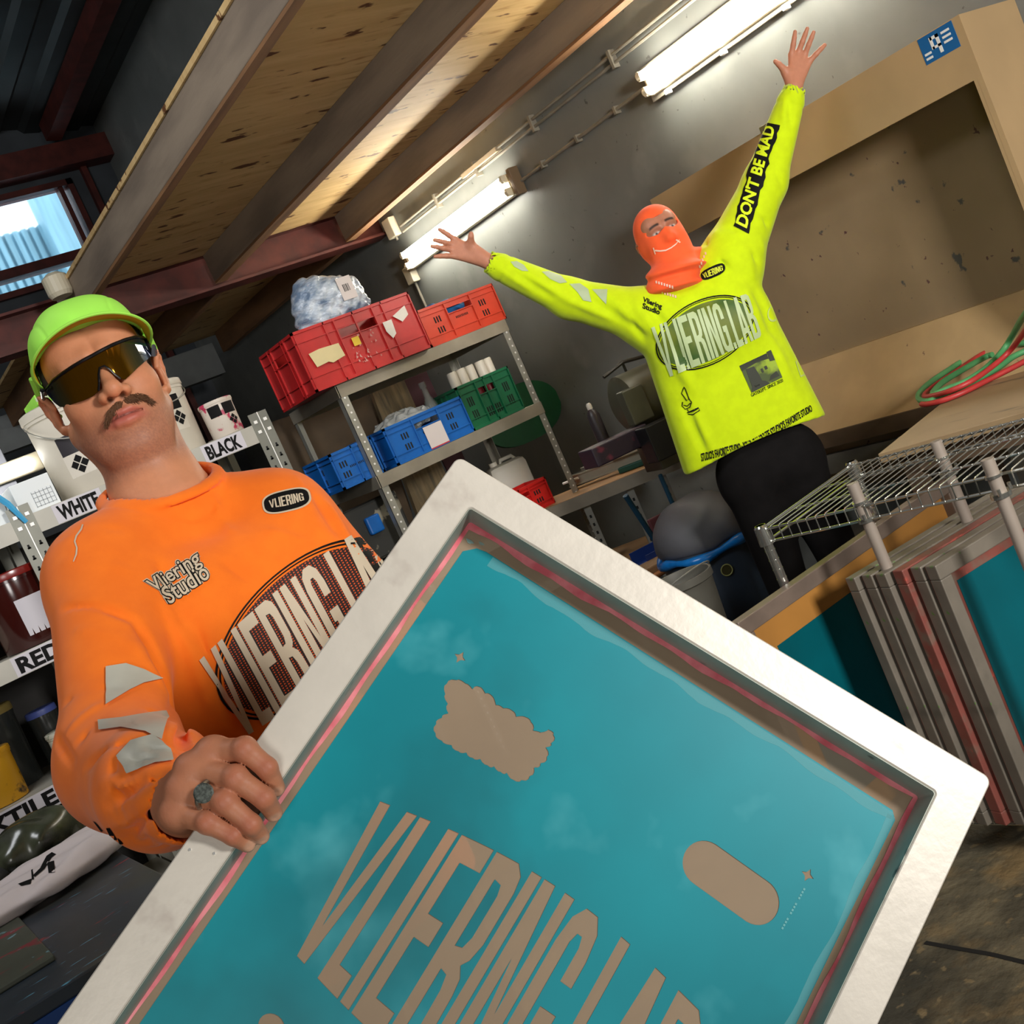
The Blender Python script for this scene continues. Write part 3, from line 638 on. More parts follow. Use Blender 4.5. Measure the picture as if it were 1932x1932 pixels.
def hand_tint(V):
    c = np.tile(np.array(srgb(186, 124, 92)), (len(V), 1))
    for J in fingers:
        for k in (0, 1, 2): m_ = np.exp(-(np.linalg.norm(V-(J[k]+NL*.008), axis=1)/.009)**2); c[:, :3] *= 1-m_[:, None]*np.array([.10, .28, .26])
    for i, J in enumerate(fingers):
        ax = nrm(J[3]-J[2]); nn = nrm(NL-ax*(NL@ax)); m_ = np.exp(-(np.linalg.norm(V-(J[3]+nn*frad[i][3]*.9), axis=1)/.0068)**6); c[:, :3] = c[:, :3]*(1-.7*m_[:, None])+np.array(srgb(214, 168, 140)[:3])*.7*m_[:, None]
    return c
hb = bounds([HP.t], .19); lo_, hi_ = bounds([HP.t, NB, SR, SL], .11)
lo_[2] = MS[2]-.1; hi_[2] = HP.t[2]+.16; lo_[:2] = np.minimum(lo_[:2], hb[0][:2]); hi_[:2] = np.maximum(hi_[:2], hb[1][:2])
hl, hh = bounds([q for J in fingers for q in J]+thumb+[WR], .03)
tl_, th_ = bounds([SR, SL, EL, EL2, WR, PEL], .16); tl_[2] = .02
NB_ = two_part('body', [(body_fn, lo_, hi_, .0022, nm_tint), (hand_fn, hl, hh, .0016, hand_tint), (torso_skin, tl_, th_, .012, tint_const(SK))], m_skin, NM)
headbvh = bvh_of([NB_])
def on_skin(px, py, off=0.0, b_=None):
    d = Vector(nrm(ray(px, py))); h = (b_ or headbvh).ray_cast(Vector(CAM), d); return np.array(h[0])-np.array(d)*off if h[0] is not None else None
# moustache, made of short tufts
mo = [[(200, 801), (204, 787), (211, 775), (221, 766), (230, 759)], [(236, 755), (246, 750), (259, 748), (272, 751), (285, 759)]]
b = MB(); random.seed(3)
for seg in mo:
    Q = [on_skin(*p, off=0.001) for p in seg]
    for k in range(300):
        t = random.random()*(len(Q)-1); i = min(int(t), len(Q)-2); c = Q[i]+(Q[i+1]-Q[i])*(t-i); wd = (.0040 if 0.5 < t < 3.4 else .0026)
        c = c+HP.R@np.array([random.uniform(-.002, .002), -.0012, random.gauss(0, wd*.62)])
        dr = HP.R@np.array([(1 if seg is mo[1] else -1)*random.uniform(.2, 1.0), random.uniform(-.25, .05), -random.uniform(.5, 1)])
        b.tube([c, c+nrm(dr)*.0045+HP.R@np.array([0, -.0004, 0]), c+nrm(dr)*random.uniform(.006, .010)], [.00055, .00045, .00015], 4)
b.build('moustache', mat('moustache_hair', (108, 72, 44), .7, var=.2), NM)
# short hair at the temples, under the cap
m_hair = mat('dark_hair', (52, 36, 26), .8, var=.2, scale=60)
def hair_fn(W):
    P = HP.l(W); ax = np.stack([np.abs(P[:, 0]), P[:, 1], P[:, 2]], 1)
    d = d_ell(P, (0, .016, .045), (.0775, .097, .084)); d = smax(d, P[:, 2]-.10, .01); d = smax(d, -(P[:, 1]+.038+.0*P[:, 2]), .006); d = smax(d, -(P[:, 2]-.012+.5*np.clip(P[:, 1]-.0, 0, .1)*1.2), .01)
    return d
sdf_obj('hair', hair_fn, *hb, .003, m_hair, NM)
# sunglasses: one wrap-around lens on an elliptical sweep
def wsc(z): return 1-9.0*(z-.012)**2*(1 if True else 0)
def wrap(th, z, e=0.0): return np.stack([(.082+e)*np.sin(th)*wsc(z), .006-(.119+e)*np.cos(th)*wsc(z), z], -1)
def wrap_hit(px, py):
    o = HP.l(CAM)[0]; d = ray(px, py)@HP.R; best = None
    for k in np.linspace(1.3, 1.9, 900):
        p = o+d*k; v = ((p[0]/.082)**2+((p[1]-.006)/.119)**2)/wsc(p[2])**2
        if v < 1: return math.atan2(p[0]/.082, -(p[1]-.006)/.119), p[2]
    return None
C3 = lambda x, y: (x/4.6, 520+y/4.6)
lens_px = [C3(*p) for p in ((395, 1010), (470, 905), (560, 838), (640, 785), (720, 738), (800, 695), (890, 645), (980, 600), (1080, 560), (1170, 535), (1240, 545), (1290, 600), (1318, 690), (1270, 735), (1210, 785), (1150, 845), (1090, 900), (1045, 895), (1000, 860), (955, 815), (905, 785), (865, 800), (858, 860), (862, 940), (858, 1000), (800, 1048), (720, 1085), (640, 1112), (560, 1140), (520, 1140), (470, 1100), (425, 1050))]
lens_l = []
for p in lens_px:
    h = wrap_hit(*p)
    if h is None: h = (lens_l[-1][0]+.12, lens_l[-1][1]) if lens_l else (-1.2, .02)
    lens_l.append(h)
V, F = fill2d([lens_l], .03)
GL_ = bpy.data.objects.new('sunglasses', None); COL.objects.link(GL_); GL_.parent = NM
W1 = HP.w(wrap(V[:, 0], V[:, 1])); W2 = HP.w(wrap(V[:, 0], V[:, 1], -.0018)); n = len(V)
tn = np.zeros((2*n, 4)); th = np.r_[V[:, 0], V[:, 0]]; zz = np.r_[V[:, 1], V[:, 1]]
k = np.clip((np.abs(th+.15)-.55)/.5, 0, 1)[:, None]
tn[:, :3] = np.array(srgb(138, 92, 14)[:3])*(1-k)+np.array(srgb(34, 62, 104)[:3])*k; g2 = np.exp(-((np.abs(th+.15)-.8)/.2)**2)[:, None]; tn[:, :3] = tn[:, :3]*(1-.5*g2)+np.array(srgb(96, 112, 52)[:3])*.5*g2; tn[:, 3] = 1
m_lens = mat('mirrored_amber_lens', (255, 255, 255), .04, metal=.85, vcol=True)
mesh_obj('lens', np.r_[W1, W2], [list(f) for f in F]+[[i+n for i in f][::-1] for f in F], m_lens, GL_, True, tint=tn)
topl = [HP.w(wrap(np.array(a), np.array(z), .0008))[0] for a, z in lens_l[:13]]
m_blk = mat('black_plastic', (20, 20, 22), .25)
b = MB(); b.tube(topl, .0026, 8); nose = [HP.w(wrap(np.array(a), np.array(z), .0004))[0] for a, z in lens_l[17:25]]; b.tube(nose, .0016, 6); b.build('glasses_frame', m_blk, GL_, 40)
for sx, i in ((-1, 0), (1, 12)):
    e = HP.l(topl[i])[0]; pts = [HP.w((e[0], e[1], e[2]-.002))[0], HP.w((sx*.083, -.045, .022))[0], HP.w((sx*.086, .0, .020))[0], HP.w((sx*.083, .035, .012))[0]]
    MB().tube(pts, [.004, .0032, .0026, .002], 8).build('temple_arm', mat('smoky_clear_plastic', (70, 70, 74), .15), GL_, 40)
# cap: crown, bill, strap
m_cap = mat('neon_green_cloth', (166, 236, 88), .7, var=.03, scale=20, spec=.25)
m_cap2 = mat('cap_underside_reflected_tint', (206, 186, 16), .75)  # yellow puts the light reflected under the bill into the colour
CAPG = bpy.data.objects.new('cap', None); COL.objects.link(CAPG); CAPG.parent = NM
def rimz(y): return .076-.26*(y+.09)*(y > -.09)
def cap_fn(W):
    P = HP.l(W)
    o = d_ell(P, (0, .014, .046), (.086, .107, .083)); o = smin(o, d_ell(P, (0, -.040, .088), (.060, .045, .034)), .04)
    i = d_ell(P, (0, .014, .046), (.083, .104, .080))
    d = smax(o, -i, .001); d = smax(d, -(P[:, 2]-rimz(P[:, 1])), .002)
    seam = np.abs(P[:, 0]-0.052*np.sign(P[:, 0])-(.25*(P[:, 1]+.06))*np.sign(P[:, 0])); d = d+.0011*np.exp(-(seam/.0016)**2)*(P[:, 2] > .05)
    d = d+.0012*np.sin(P[:, 0]*90+P[:, 2]*60)*np.exp(-((P[:, 2]-.10)/.04)**2)
    return d
sdf_obj('crown', cap_fn, *bounds([HP.t], .21), .0022, m_cap, CAPG)
b = MB(); nu, nv = 41, 12; top = []; bot = []
for i in range(nu):
    a = (i/(nu-1)*2-1)*1.22
    base = np.array([.0865*math.sin(a), .016-.104*math.cos(a), 0]); base[2] = rimz(base[1])+.002
    ext = .060*max(0, 1-(abs(a)/1.22)**7)
    for j in range(nv):
        s = j/(nv-1); o_ = np.array([math.sin(a)*.35, -1, .0]); p = base+nrm(o_)*ext*s; p[2] += -.10*ext*s-.020*(a*a)*s+.008*s*(1-s)
        top.append(HP.w(p+np.array([0, 0, .0022]))[0]); bot.append(HP.w(p-np.array([0, 0, .0006]))[0])
G = lambda i, j: i*nv+j
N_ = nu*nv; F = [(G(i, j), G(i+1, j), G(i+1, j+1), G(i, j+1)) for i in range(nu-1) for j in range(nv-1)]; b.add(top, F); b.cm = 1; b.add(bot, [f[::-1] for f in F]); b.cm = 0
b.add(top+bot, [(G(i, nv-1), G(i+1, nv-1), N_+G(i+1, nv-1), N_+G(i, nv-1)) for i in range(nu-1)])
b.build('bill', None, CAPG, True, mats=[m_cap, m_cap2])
MB().tube([top[i*nv]+HP.R@np.array([0, -.0006, .0010]) for i in range(nu)], .0013, 6).build('bill_seam', mat('darker_green_thread', (120, 196, 60), .8), CAPG, 50)
MB().tube([top[i*nv+nv-1]*.5+bot[i*nv+nv-1]*.5 for i in range(nu)], .0021, 6).build('bill_edge', m_cap, CAPG, 50)
for sx in (-1, 1):
    pts = [HP.w((sx*.0865, .0, .052))[0], HP.w((sx*.089, .02, .03))[0], HP.w((sx*.088, .045, .012))[0], HP.w((sx*.075, .08, .0))[0]]
    MB().tube(pts, [.006, .005, .005, .004], 8).build('strap', m_cap, CAPG, 40)
pt = HP.w((-.0885, .01, .055))[0]; MB().tube([pt, pt+HP.R@np.array([.001, .008, -.012]), pt+HP.R@np.array([.0, .002, -.022])], .0022, 6).build('logo_print', m_black, CAPG)

# orange shirt
CUFFC = WR+nrm(WR-EL)*-.004; CUFD = nrm(WR-EL)
def sleeve_R(W):
    d = d_cap(W, SR+BX*.01, EL, .080, .062); d = smin(d, d_cap(W, EL, WR*.62+EL*.38, .066, .060), .05)
    d = smin(d, d_cap(W, EL+np.array([0, 0, -.02]), WR*.55+EL*.45+np.array([0, 0, -.022]), .058, .050), .03)
    d = smin(d, d_cap(W, WR*.62+EL*.38, WR*.93+EL*.07, .060, .044), .02)
    d = smin(d, d_cap(W, WR*.90+EL*.10, WR+CUFD*.012, .040, .037), .010)
    return d
def shirt_base(W):
    P = (W-MS)@BR
    q = np.stack([P[:, 0]/.185, (P[:, 1]-.0)/.128], 1); rho = (np.abs(q[:, 0])**2.6+np.abs(q[:, 1])**2.6)**(1/2.6); d = (rho-1)*.128
    d = smax(d, P[:, 2]-.01, .09); d = smax(d, -(P[:, 2]+.62), .01)
    d = smin(d, d_cap(W, NB-BZ*.045+BY*.0, SL+BX*.0-BZ*.0, .068, .064), .06); d = smin(d, d_cap(W, NB-BZ*.045, SR-BX*.0, .068, .072), .06)
    d = smin(d, d_ell(P, (-.055, -.06, -.14), (.11, .085, .11)), .05); d = smin(d, d_ell(P, (.065, -.06, -.14), (.11, .085, .11)), .05)
    d = smin(d, sleeve_R(W), .028)
    a2 = d_cap(W, SL, EL2, .074, .062); d = smin(d, a2, .05)
    return d
NAX = nrm(NKT-NB)
COLR = BR@np.array([0, -.35, .94]); COLR = nrm(COLR)
NC = NB+BR@np.array([0, -.012, .002])
def collar_ring(W, R_, r):
    q = W-NC; h = q@COLR; rad = q-h[:, None]*COLR; rr = np.linalg.norm(rad, axis=1)
    return np.sqrt(((rr-R_)*.5)**2+(h+.35*(rr-R_))**2)-r
_cv, _cf = sdf_mesh(shirt_base, tl_-.03, th_+.03, .014)
_cb = BVHTree.FromPolygons([tuple(v) for v in _cv], [tuple(map(int, f)) for f in _cf])
def on_cloth(px, py, b_): h = b_.ray_cast(Vector(CAM), Vector(nrm(ray(px, py)))); return np.array(h[0]) if h[0] is not None else None
folds = [((120, 1148), (195, 1146), 9, -3), ((190, 1146), (255, 1172), 9, -6), ((255, 1172), (295, 1240), 10, -9), ((290, 1235), (330, 1330), 12, -12), ((328, 1325), (345, 1430), 12, -12),
    ((150, 1190), (270, 1225), 12, 4), ((250, 1215), (310, 1300), 10, 4), ((120, 1330), (230, 1300), 10, -3), ((300, 1060), (325, 1130), 12, -3), ((310, 1140), (350, 1220), 10, 4), ((345, 1190), (395, 1330), 11, 5), ((370, 1180), (440, 1370), 12, -4),
    ((150, 1400), (300, 1345), 11, -4), ((130, 1380), (190, 1330), 9, 3), ((160, 1450), (250, 1400), 10, -4), ((190, 1480), (300, 1445), 9, 4), ((200, 1520), (290, 1470), 9, -4), ((215, 1560), (285, 1500), 9, 4), ((235, 1590), (290, 1530), 8, -4), ((255, 1625), (300, 1570), 8, 4),
    ((215, 1430), (240, 1540), 9, -3), ((400, 930), (440, 1010), 14, 2), ((590, 930), (640, 1010), 12, -4), ((560, 900), (600, 1000), 12, 3), ((620, 950), (680, 1060), 10, 4), ((110, 1020), (230, 1000), 10, -2), ((120, 1060), (240, 1075), 10, 2), ((100, 1230), (160, 1250), 10, 3), ((108, 1390), (140, 1440), 9, -4), ((420, 1060), (480, 1100), 12, -2), ((500, 1000), (590, 1030), 12, 2)]
fold3 = []
for a, b_, w_, am in folds:
    A_, B_ = on_cloth(*a, _cb), on_cloth(*b_, _cb)
    if A_ is not None and B_ is not None: fold3.append((A_, B_, w_/2136*1.5*.85, am/1000*2.1))
def shirt_fn(W):
    d = shirt_base(W)
    for A_, B_, w_, am in fold3: d = d-crease(W, A_, B_, w_, am)
    q = W-WR; s = q@CUFD; rad = q-s[:, None]*CUFD; u_ = nrm(np.cross(CUFD, BZ)); v_ = np.cross(CUFD, u_); an = np.arctan2(rad@u_, rad@v_)
    d = d-.0035*np.sin(an*17+2*np.sin(s*80))*np.exp(-((s+.045)/.02)**2)
    q = W-NC; h = q@COLR; rr = np.linalg.norm(q-h[:, None]*COLR, axis=1)
    d = smin(d, collar_ring(W, .084, .0055), .004); d = d+.0015*np.exp(-((rr-.097)/.0025)**2)*(h > -.05)
    hole = np.maximum(rr-(.0755+np.clip(-h, -.1, .2)*.0), -(h+.055)); d = smax(d, -hole, .003)
    ch = np.maximum(np.linalg.norm(np.cross(q*0+W-WR, CUFD), axis=1)-.0345, -(s+.03)); d = smax(d, -ch, .002)
    d = np.where(np.linalg.norm(rad, axis=1) < .07, smax(d, s-.016, .001), d)
    return d
SH = sdf_obj('shirt', shirt_fn, tl_-.03+np.array([0, 0, .3]), th_+.03, .0042, m_orange, NM)
shb = bvh_of([SH])
def pr(name, loops, m, off=.0012, grid=8, b_=None, par=None): return project_art(name, px_art(loops, grid), FULL, b_ or shb, m, par or SH, off, 2.6)
pr('sleeve_print', [[(200, 1259), (237, 1253), (270, 1264), (306, 1281), (270, 1290), (245, 1303), (200, 1331)]], m_grey, .003)
pr('sleeve_print', [[(186, 1360), (229, 1356), (275, 1348), (311, 1342), (317, 1354), (304, 1398), (275, 1382), (229, 1374), (188, 1379)]], m_grey, .003)
pr('sleeve_print', [[(222, 1427), (249, 1398), (288, 1388), (322, 1414), (327, 1437), (294, 1441), (242, 1459)]], m_grey, .003)
for lp in ([(201, 1562), (208, 1562), (222, 1584), (228, 1598), (215, 1592)], [(222, 1580), (232, 1590), (240, 1612), (233, 1610)], [(262, 1632), (280, 1632), (276, 1640), (258, 1640)], [(268, 1620), (286, 1622), (284, 1628), (266, 1627)], [(176, 1548), (182, 1552), (206, 1582), (200, 1580)],
           [(670, 1015), (684, 1013), (690, 1022), (682, 1026), (686, 1034), (677, 1034)], [(684, 1042), (704, 1034), (712, 1042), (700, 1046), (706, 1060), (696, 1062), (692, 1048), (686, 1050)], [(700, 1068), (716, 1060), (722, 1070), (706, 1080)]):
    pr('sleeve_letter', [lp], m_black, .0011)
wobble = [(158, 990), (155, 1000), (146, 1012), (143, 1022), (147, 1034), (146, 1046), (140, 1060), (138, 1060), (143, 1046), (144, 1034), (140, 1022), (143, 1011), (152, 999), (155, 990)]
pr('shoulder_print', [wobble], m_beige, .0011)
# oval print
QO = [(372, 1240), (706, 968), (800, 1140), (462, 1402)]       # design cell: TL, TR, BR, BL
QO = [QO[3], QO[2], QO[1], QO[0]]
QO = [(462, 1404), (802, 1142), (706, 966), (370, 1236)]
m_hatch = hatch_mat('oval_hatch_orange', (34, 16, 12), (222, 84, 24), 62, 40, 0.15)
def cell_art(name, art, quad, m, off, par=SH, b_=None, attr=False):
    V, F = art; o = project_art(name, art, quad, b_ or shb, m, par, off, 6)
    if o is None: return None
    if attr:
        H = np.linalg.inv(homog(quad)); P = []
        for v in o.data.vertices:
            q = np.array(v.co)+np.array(wloc(par)); q = q-CAM; z = q@FW; px = 966+FPX*(q@RT)/z; py = 966-FPX*(q@UP)/z; r_ = H@np.array([px, py, 1]); P.append(r_[:2]/r_[2])
        add_art_attr(o, np.array(P))
    return o
cell_art('oval_field', fill2d([circ(.5, .5, .455, .57, 60)], .035), QO, m_hatch, .0010, attr=True)
cell_art('oval_outline', fill2d([circ(.5, .5, .478, .60, 70), circ(.5, .5, .468, .587, 70)], .03), QO, m_black, .0012)
cell_art('oval_outline', fill2d([circ(.5, .5, .500, .63, 70), circ(.5, .5, .487, .613, 70)], .03), QO, m_black, .0012)
cell_art('chest_lettering', fill2d(word_loops('VLIERING.LAB', bulge=.12), .03), QO, m_beige, .0016)
# two small chest badges
Q1 = [(297, 1124), (385, 1071), (368, 1036), (273, 1098)]; Q2 = [(320, 1142), (398, 1090), (381, 1060), (300, 1112)]
for tx, q in (('Vliering', Q1), ('Studio', Q2)):
    for bold, m, off, nm in ((.10, m_beige, .0010, 'badge_halo'), (.062, m_black, .0013, 'badge_outline'), (.012, m_beige, .0018, 'badge_letters')):
        ex = (bold-.012)/(3.3 if tx == 'Vliering' else 2.8); ey = (bold-.012)/.9
        cell_art(nm, text2d(tx, .06, bold, (0-ex, 1+ex, 0-ey, 1+ey)), q, m, off)
pill = circ(.5, .5, .5, .5, 40); Q3 = [(500, 972), (588, 952), (580, 918), (494, 938)]
def super_(n, rx, ry, k=3): return [(.5+rx*math.copysign(abs(math.cos(t))**(2/k), math.cos(t)), .5+ry*math.copysign(abs(math.sin(t))**(2/k), math.sin(t))) for t in np.arange(n)*2*PI/n]
cell_art('badge_halo', fill2d([super_(40, .52, .60)], .08), Q3, m_beige, .0010)
cell_art('badge_patch', fill2d([super_(40, .48, .52)], .08), Q3, m_black, .0013)
cell_art('badge_letters', fill2d([[(x*.74+.13, y*.56+.22) for x, y in lp] for lp in word_loops('VLIERING', bulge=.3)], .08), Q3, m_beige, .0016)
# ring
J = fingers[2]; rc = fh(392, 1500, -.010); ra = nrm(J[1]-J[0]); u_ = nrm(np.cross(ra, NL)); v_ = np.cross(ra, u_)
b = MB(); b.tube([rc+NL*-.001+.0130*(math.cos(t)*u_+math.sin(t)*v_) for t in np.arange(24)*2*PI/24], .0024, 8, True)
RG = b.build('ring', mat('aged_silver', (170, 168, 156), .3, metal=.9, var=.2, scale=300), NM, 40)
b = MB(); c = rc+NL*.0130-ra*.001; b.cyl(c-NL*.004, c+NL*.001, .0070, .0088, 18); b.cyl(c+NL*.001, c+NL*.002, .0088, .0074, 18); b.build('signet', mat('signet_dark', (92, 98, 92), .45, metal=.5, var=.4, scale=400), RG, 30)
# trousers and shoes
m_trs = mat('black_trousers', (19, 17, 17), .9, var=.15, scale=20, spec=.15)
def legs(W, pel, bx, bz, h, rr=.085):
    d = d_cap(W, pel+bx*.07+bz*.05, pel-bx*.07+bz*.05, .125)
    for s in (-1, 1):
        kn = pel+bx*.10*s-bz*.40; ft = np.array([*(pel+bx*.12*s)[:2], .06]); d = smin(d, d_cap(W, pel+bx*.08*s, kn, rr+.01, rr-.015), .04); d = smin(d, d_cap(W, kn, ft, rr-.015, rr-.025), .02)
    return d
sdf_obj('trousers', lambda W: legs(W, PEL, BX, BZ, 0), *(lambda a, b: (a, b))(np.array([*(PEL[:2]-.3), .01]), PEL+.3), .012, m_trs, NM)
def shoes(par, pel, bx, by):
    for s in (-1, 1):
        c = np.array([*(pel+bx*.12*s)[:2], 0]); f = lambda W: np.maximum(smin(d_ell(W, c-by*.07+np.array([0, 0, .03]), (.055, .055, .05)), d_cap(W, c-by*.12+np.array([0, 0, .03]), c+by*.05+np.array([0, 0, .045]), .045), .04), -(W[:, 2]-.002))
        sdf_obj('shoe', f, c-np.array([.25, .25, .02]), c+np.array([.25, .25, .14]), .01, m_blk, par)
shoes(NM, PEL, BX, BY)
# ================================================================== THE HELD SCREEN
m_alu = speckle(mat('bare_aluminium_frame', (214, 207, 194), 0.42, metal=0.15, var=.05, scale=14, stretch=(1, 1, 1), bump=.04, bscale=90), [(16, .62, .80, (168, 154, 144), (1, 1, 1)), (30, .745, .76, (214, 110, 108), (1, 1, 1))])
m_alu_in = speckle(mat('dull_aluminium_inner', (156, 160, 148), .5, metal=.2, var=.1, scale=20), [(26, .64, .72, (60, 58, 54), (1, 1, 1))])
SC = thing('printing_screen', 'large aluminium screen printing frame with teal stencil held up in the foreground', 'screen', (float(FR.t[0]), float(FR.t[1]), 0))
def rr(x0, x1, z0, z1, r, n=6):
    out = []
    for cx, cz, a in ((x1-r, z1-r, 0), (x0+r, z1-r, 90), (x0+r, z0+r, 180), (x1-r, z0+r, 270)):
        out += [(cx+r*math.cos(math.radians(a+90*i/n)), cz+r*math.sin(math.radians(a+90*i/n))) for i in range(n+1)]
    return out
def ring_loft(rings, parent, name, m, fmat=None):
    """rings: list of (loop2d, y)"""
    V = []; F = []; n = len(rings[0][0])
    for lp, y in rings: V += [(x, y, z) for x, z in lp]
    k = len(rings)
    for a in range(k):
        b_ = (a+1) % k
        F += [(a*n+i, a*n+(i+1) % n, b_*n+(i+1) % n, b_*n+i) for i in range(n)]
    W = FR.w(np.array(V)); return mesh_obj(name, W, F, m, parent, 35)
c_ = .0012
o0 = rr(0, FRW, -FRH, 0, .008); o1 = rr(c_, FRW-c_, -FRH+c_, -c_, .007); i0 = rr(FP, FRW-FP, -FRH+FP, -FP, .004); i1 = rr(FP-c_, FRW-FP+c_, -FRH+FP-c_, -FP+c_, .005)
ring_loft([(i0, c_), (i1, 0), (o1, 0), (o0, c_), (o0, FD-c_), (o1, FD), (i1, FD), (i0, FD-.001)], SC, 'frame_profile', m_alu)
def liner(x0, x1, z0, z1):
    pass
ii = rr(FP+.0004, FRW-FP-.0004, -FRH+FP+.0004, -FP-.0004, .0036); ij = rr(FP+.0012, FRW-FP-.0012, -FRH+FP+.0012, -FP-.0012, .003)
ring_loft([(ii, .0006), (ij, .0006), (ij, FD-.001), (ii, FD-.001)], SC, 'inner_wall', m_alu_in)
def fplane(name, loops, y, m, th=.0002, grid=None):
    V, F = fill2d(loops, grid); n = len(V)
    P = np.c_[V[:, 0], np.full(n, y), V[:, 1]]; Q = P+np.array([0, th, 0])
    return mesh_obj(name, FR.w(np.r_[P, Q]), [list(f) for f in F]+[[i+n for i in f][::-1] for f in F], m, SC)
m_mesh = mat('sheer_screen_mesh', (168, 146, 120), .7, alpha=.62, var=.05, scale=6)
YM = FD-.003
x0, x1, z1, z0 = FP+.001, FRW-FP-.001, -FP-.001, -FRH+FP+.001
fplane('screen_mesh', [[(x0, z0), (x0, z1), (x1, z1), (x1, z0)]], YM+.0008, m_mesh)
# ink residue along the mesh border
random.seed(5)
m_pink = mat('pink_ink_residue', (206, 92, 104), .45, col2=(232, 140, 146), scale=30)
def rough_strip(p, q, w0, w1, n=70, amp=.35):
    p = np.array(p); q = np.array(q); d = nrm(q-p); nn = np.array([-d[1], d[0]]); a = []; b_ = []
    ph = random.random()*9
    for i in range(n+1):
        t = i/n; c = p+(q-p)*t; w = (w0+(w1-w0)*t)*(1+amp*math.sin(t*19+ph)*.5+amp*.5*math.sin(t*47+ph*2)+random.uniform(-.1, .1)*amp)
        a.append(tuple(c)); b_.append(tuple(c+nn*w))
    return a+b_[::-1]
fplane('ink_residue', [rough_strip((x1, z1), (x0, z1), .0042, .0075)], YM-.0006, m_pink)
fplane('ink_residue', [rough_strip((x0, z1), (x0, z0), .0045, .0035)], YM-.0004, m_pink)
fplane('ink_residue', [rough_strip((x1, z0), (x1, z1), .0035, .0045)], YM-.0002, m_pink)
# teal emulsion with its open stencil
def FL(px, py): p = frame_loc(px, py, YM); return (p[0], p[2])
tA = FL(899, 1030); tLx = FL(420, 1705)[0]; tB = FL(1694, 1537); tL = FL(300, 1875); tR = FL(1440, 1932)
te = [(tA[0]+.004, tA[1]+.001), (tB[0], tA[1]), (tB[0], -FRH+FP+.02), (min(tA[0], tL[0])+.002, -FRH+FP+.02)]
te = [(tLx+.010, tA[1]-.002), (tLx+.02, tA[1]), (tB[0]-.006, tB[1]+.001), (tB[0], tB[1]-.006), (tB[0]+.002, -FRH+FP+.02), (tLx-.001, -FRH+FP+.02), (tLx, tA[1]-.012)]
vt = FL(727, 1512); vb = FL(585, 1820); et = FL(870, 1610); eb = FL(716, 1893); rt_ = FL(1320, 1895)
HH = (vt[1]-vb[1])/.80
loopsL = word_loops('VLIERING.LAB', bulge=.24, gap=.016)
wx0 = min(vt[0], vb[0])-.004; at_ = FL(1250, 1860); wx1 = wx0+(at_[0]-wx0)/.865
zc = (vt[1]+vb[1])/2
wl = [[(wx0+x*(wx1-wx0), zc+(y-.5)*HH*1.02) for x, y in lp] for lp in loopsL]
# blobby stencil (badge field): union outline traced round two rows of discs
pc, pd = FL(1330, 1630), FL(1428, 1700); pe = FL(1318, 1588)
pr_ = math.hypot(pe[0]-pc[0], pe[1]-pc[1]); ux = nrm(np.array(pd)-np.array(pc)); R_ = .0205
pillp = [(pc[0]+R_*math.cos(math.pi/2+t), pc[1]+R_*math.sin(math.pi/2+t)) for t in np.linspace(0, PI, 16)]+[(pd[0]+R_*math.cos(-math.pi/2+t), pd[1]+R_*math.sin(-math.pi/2+t)) for t in np.linspace(0, PI, 16)]
blob_px = [(843, 1290), (862, 1283), (880, 1290), (892, 1300), (906, 1296), (916, 1308), (930, 1314), (936, 1330), (950, 1336), (966, 1340), (974, 1352), (990, 1352), (1002, 1362), (1006, 1378), (1020, 1382), (1034, 1376), (1044, 1386), (1040, 1402), (1030, 1410), (1032, 1428), (1020, 1440), (1008, 1448), (1000, 1464), (984, 1472), (966, 1470), (956, 1458), (944, 1456), (932, 1446), (920, 1444), (906, 1432), (892, 1430), (880, 1420), (866, 1418), (852, 1406), (834, 1398), (822, 1384), (823, 1366), (834, 1354), (846, 1346), (845, 1328), (840, 1310)]
blob = []
for i in range(len(blob_px)):
    a, b_ = np.array(blob_px[i], float), np.array(blob_px[(i+1) % len(blob_px)], float); c0 = np.array([930, 1376.]); 
    for t in (0, .33, .66): p = a+(b_-a)*t; p = c0+(p-c0)*(1+.045*math.sin(PI*t)); blob.append(FL(*p))
def diamond(c, r, k=8): return [(c[0]+r*(1 if i % 2 == 0 else .45)*math.cos(i*PI/k*1.0), c[1]+r*(1 if i % 2 == 0 else .45)*math.sin(i*PI/k)) for i in range(2*k)]
marks = [diamond(FL(868, 1240), .0062, 4), diamond(FL(1524, 1651), .0062, 4)]
pl2 = FL(520, 1925)
m_teal = speckle(mat('teal_emulsion', (0, 128, 140), .45, col2=(0, 142, 154), scale=3.5, spec=.3), [(9, .55, .80, (84, 176, 186), (1, 1, 1)), (5, .55, .75, (0, 112, 122), (1, 1, 1))])
lower = []
m2 = [p for p in wl]
fplane('stencil_emulsion', [te]+m2+[pillp, blob]+marks+[[(x, z) for x, z in circ(pl2[0], pl2[1]-.006, .012, .01, 20)]], YM, m_teal)
m_haze = mat('emulsion_scum', (120, 196, 200), .6, alpha=.22)
fplane('scum_edge', [rough_strip((tB[0]+.002, -FRH+FP+.03), (tB[0]-.001, tB[1]-.004), .010, .006)], YM-.0003, m_haze)
fplane('scum_edge', [rough_strip((tB[0]-.004, tB[1]-.001), (tA[0]+.02, tA[1]-.001), .008, .010)], YM-.0003, m_haze)
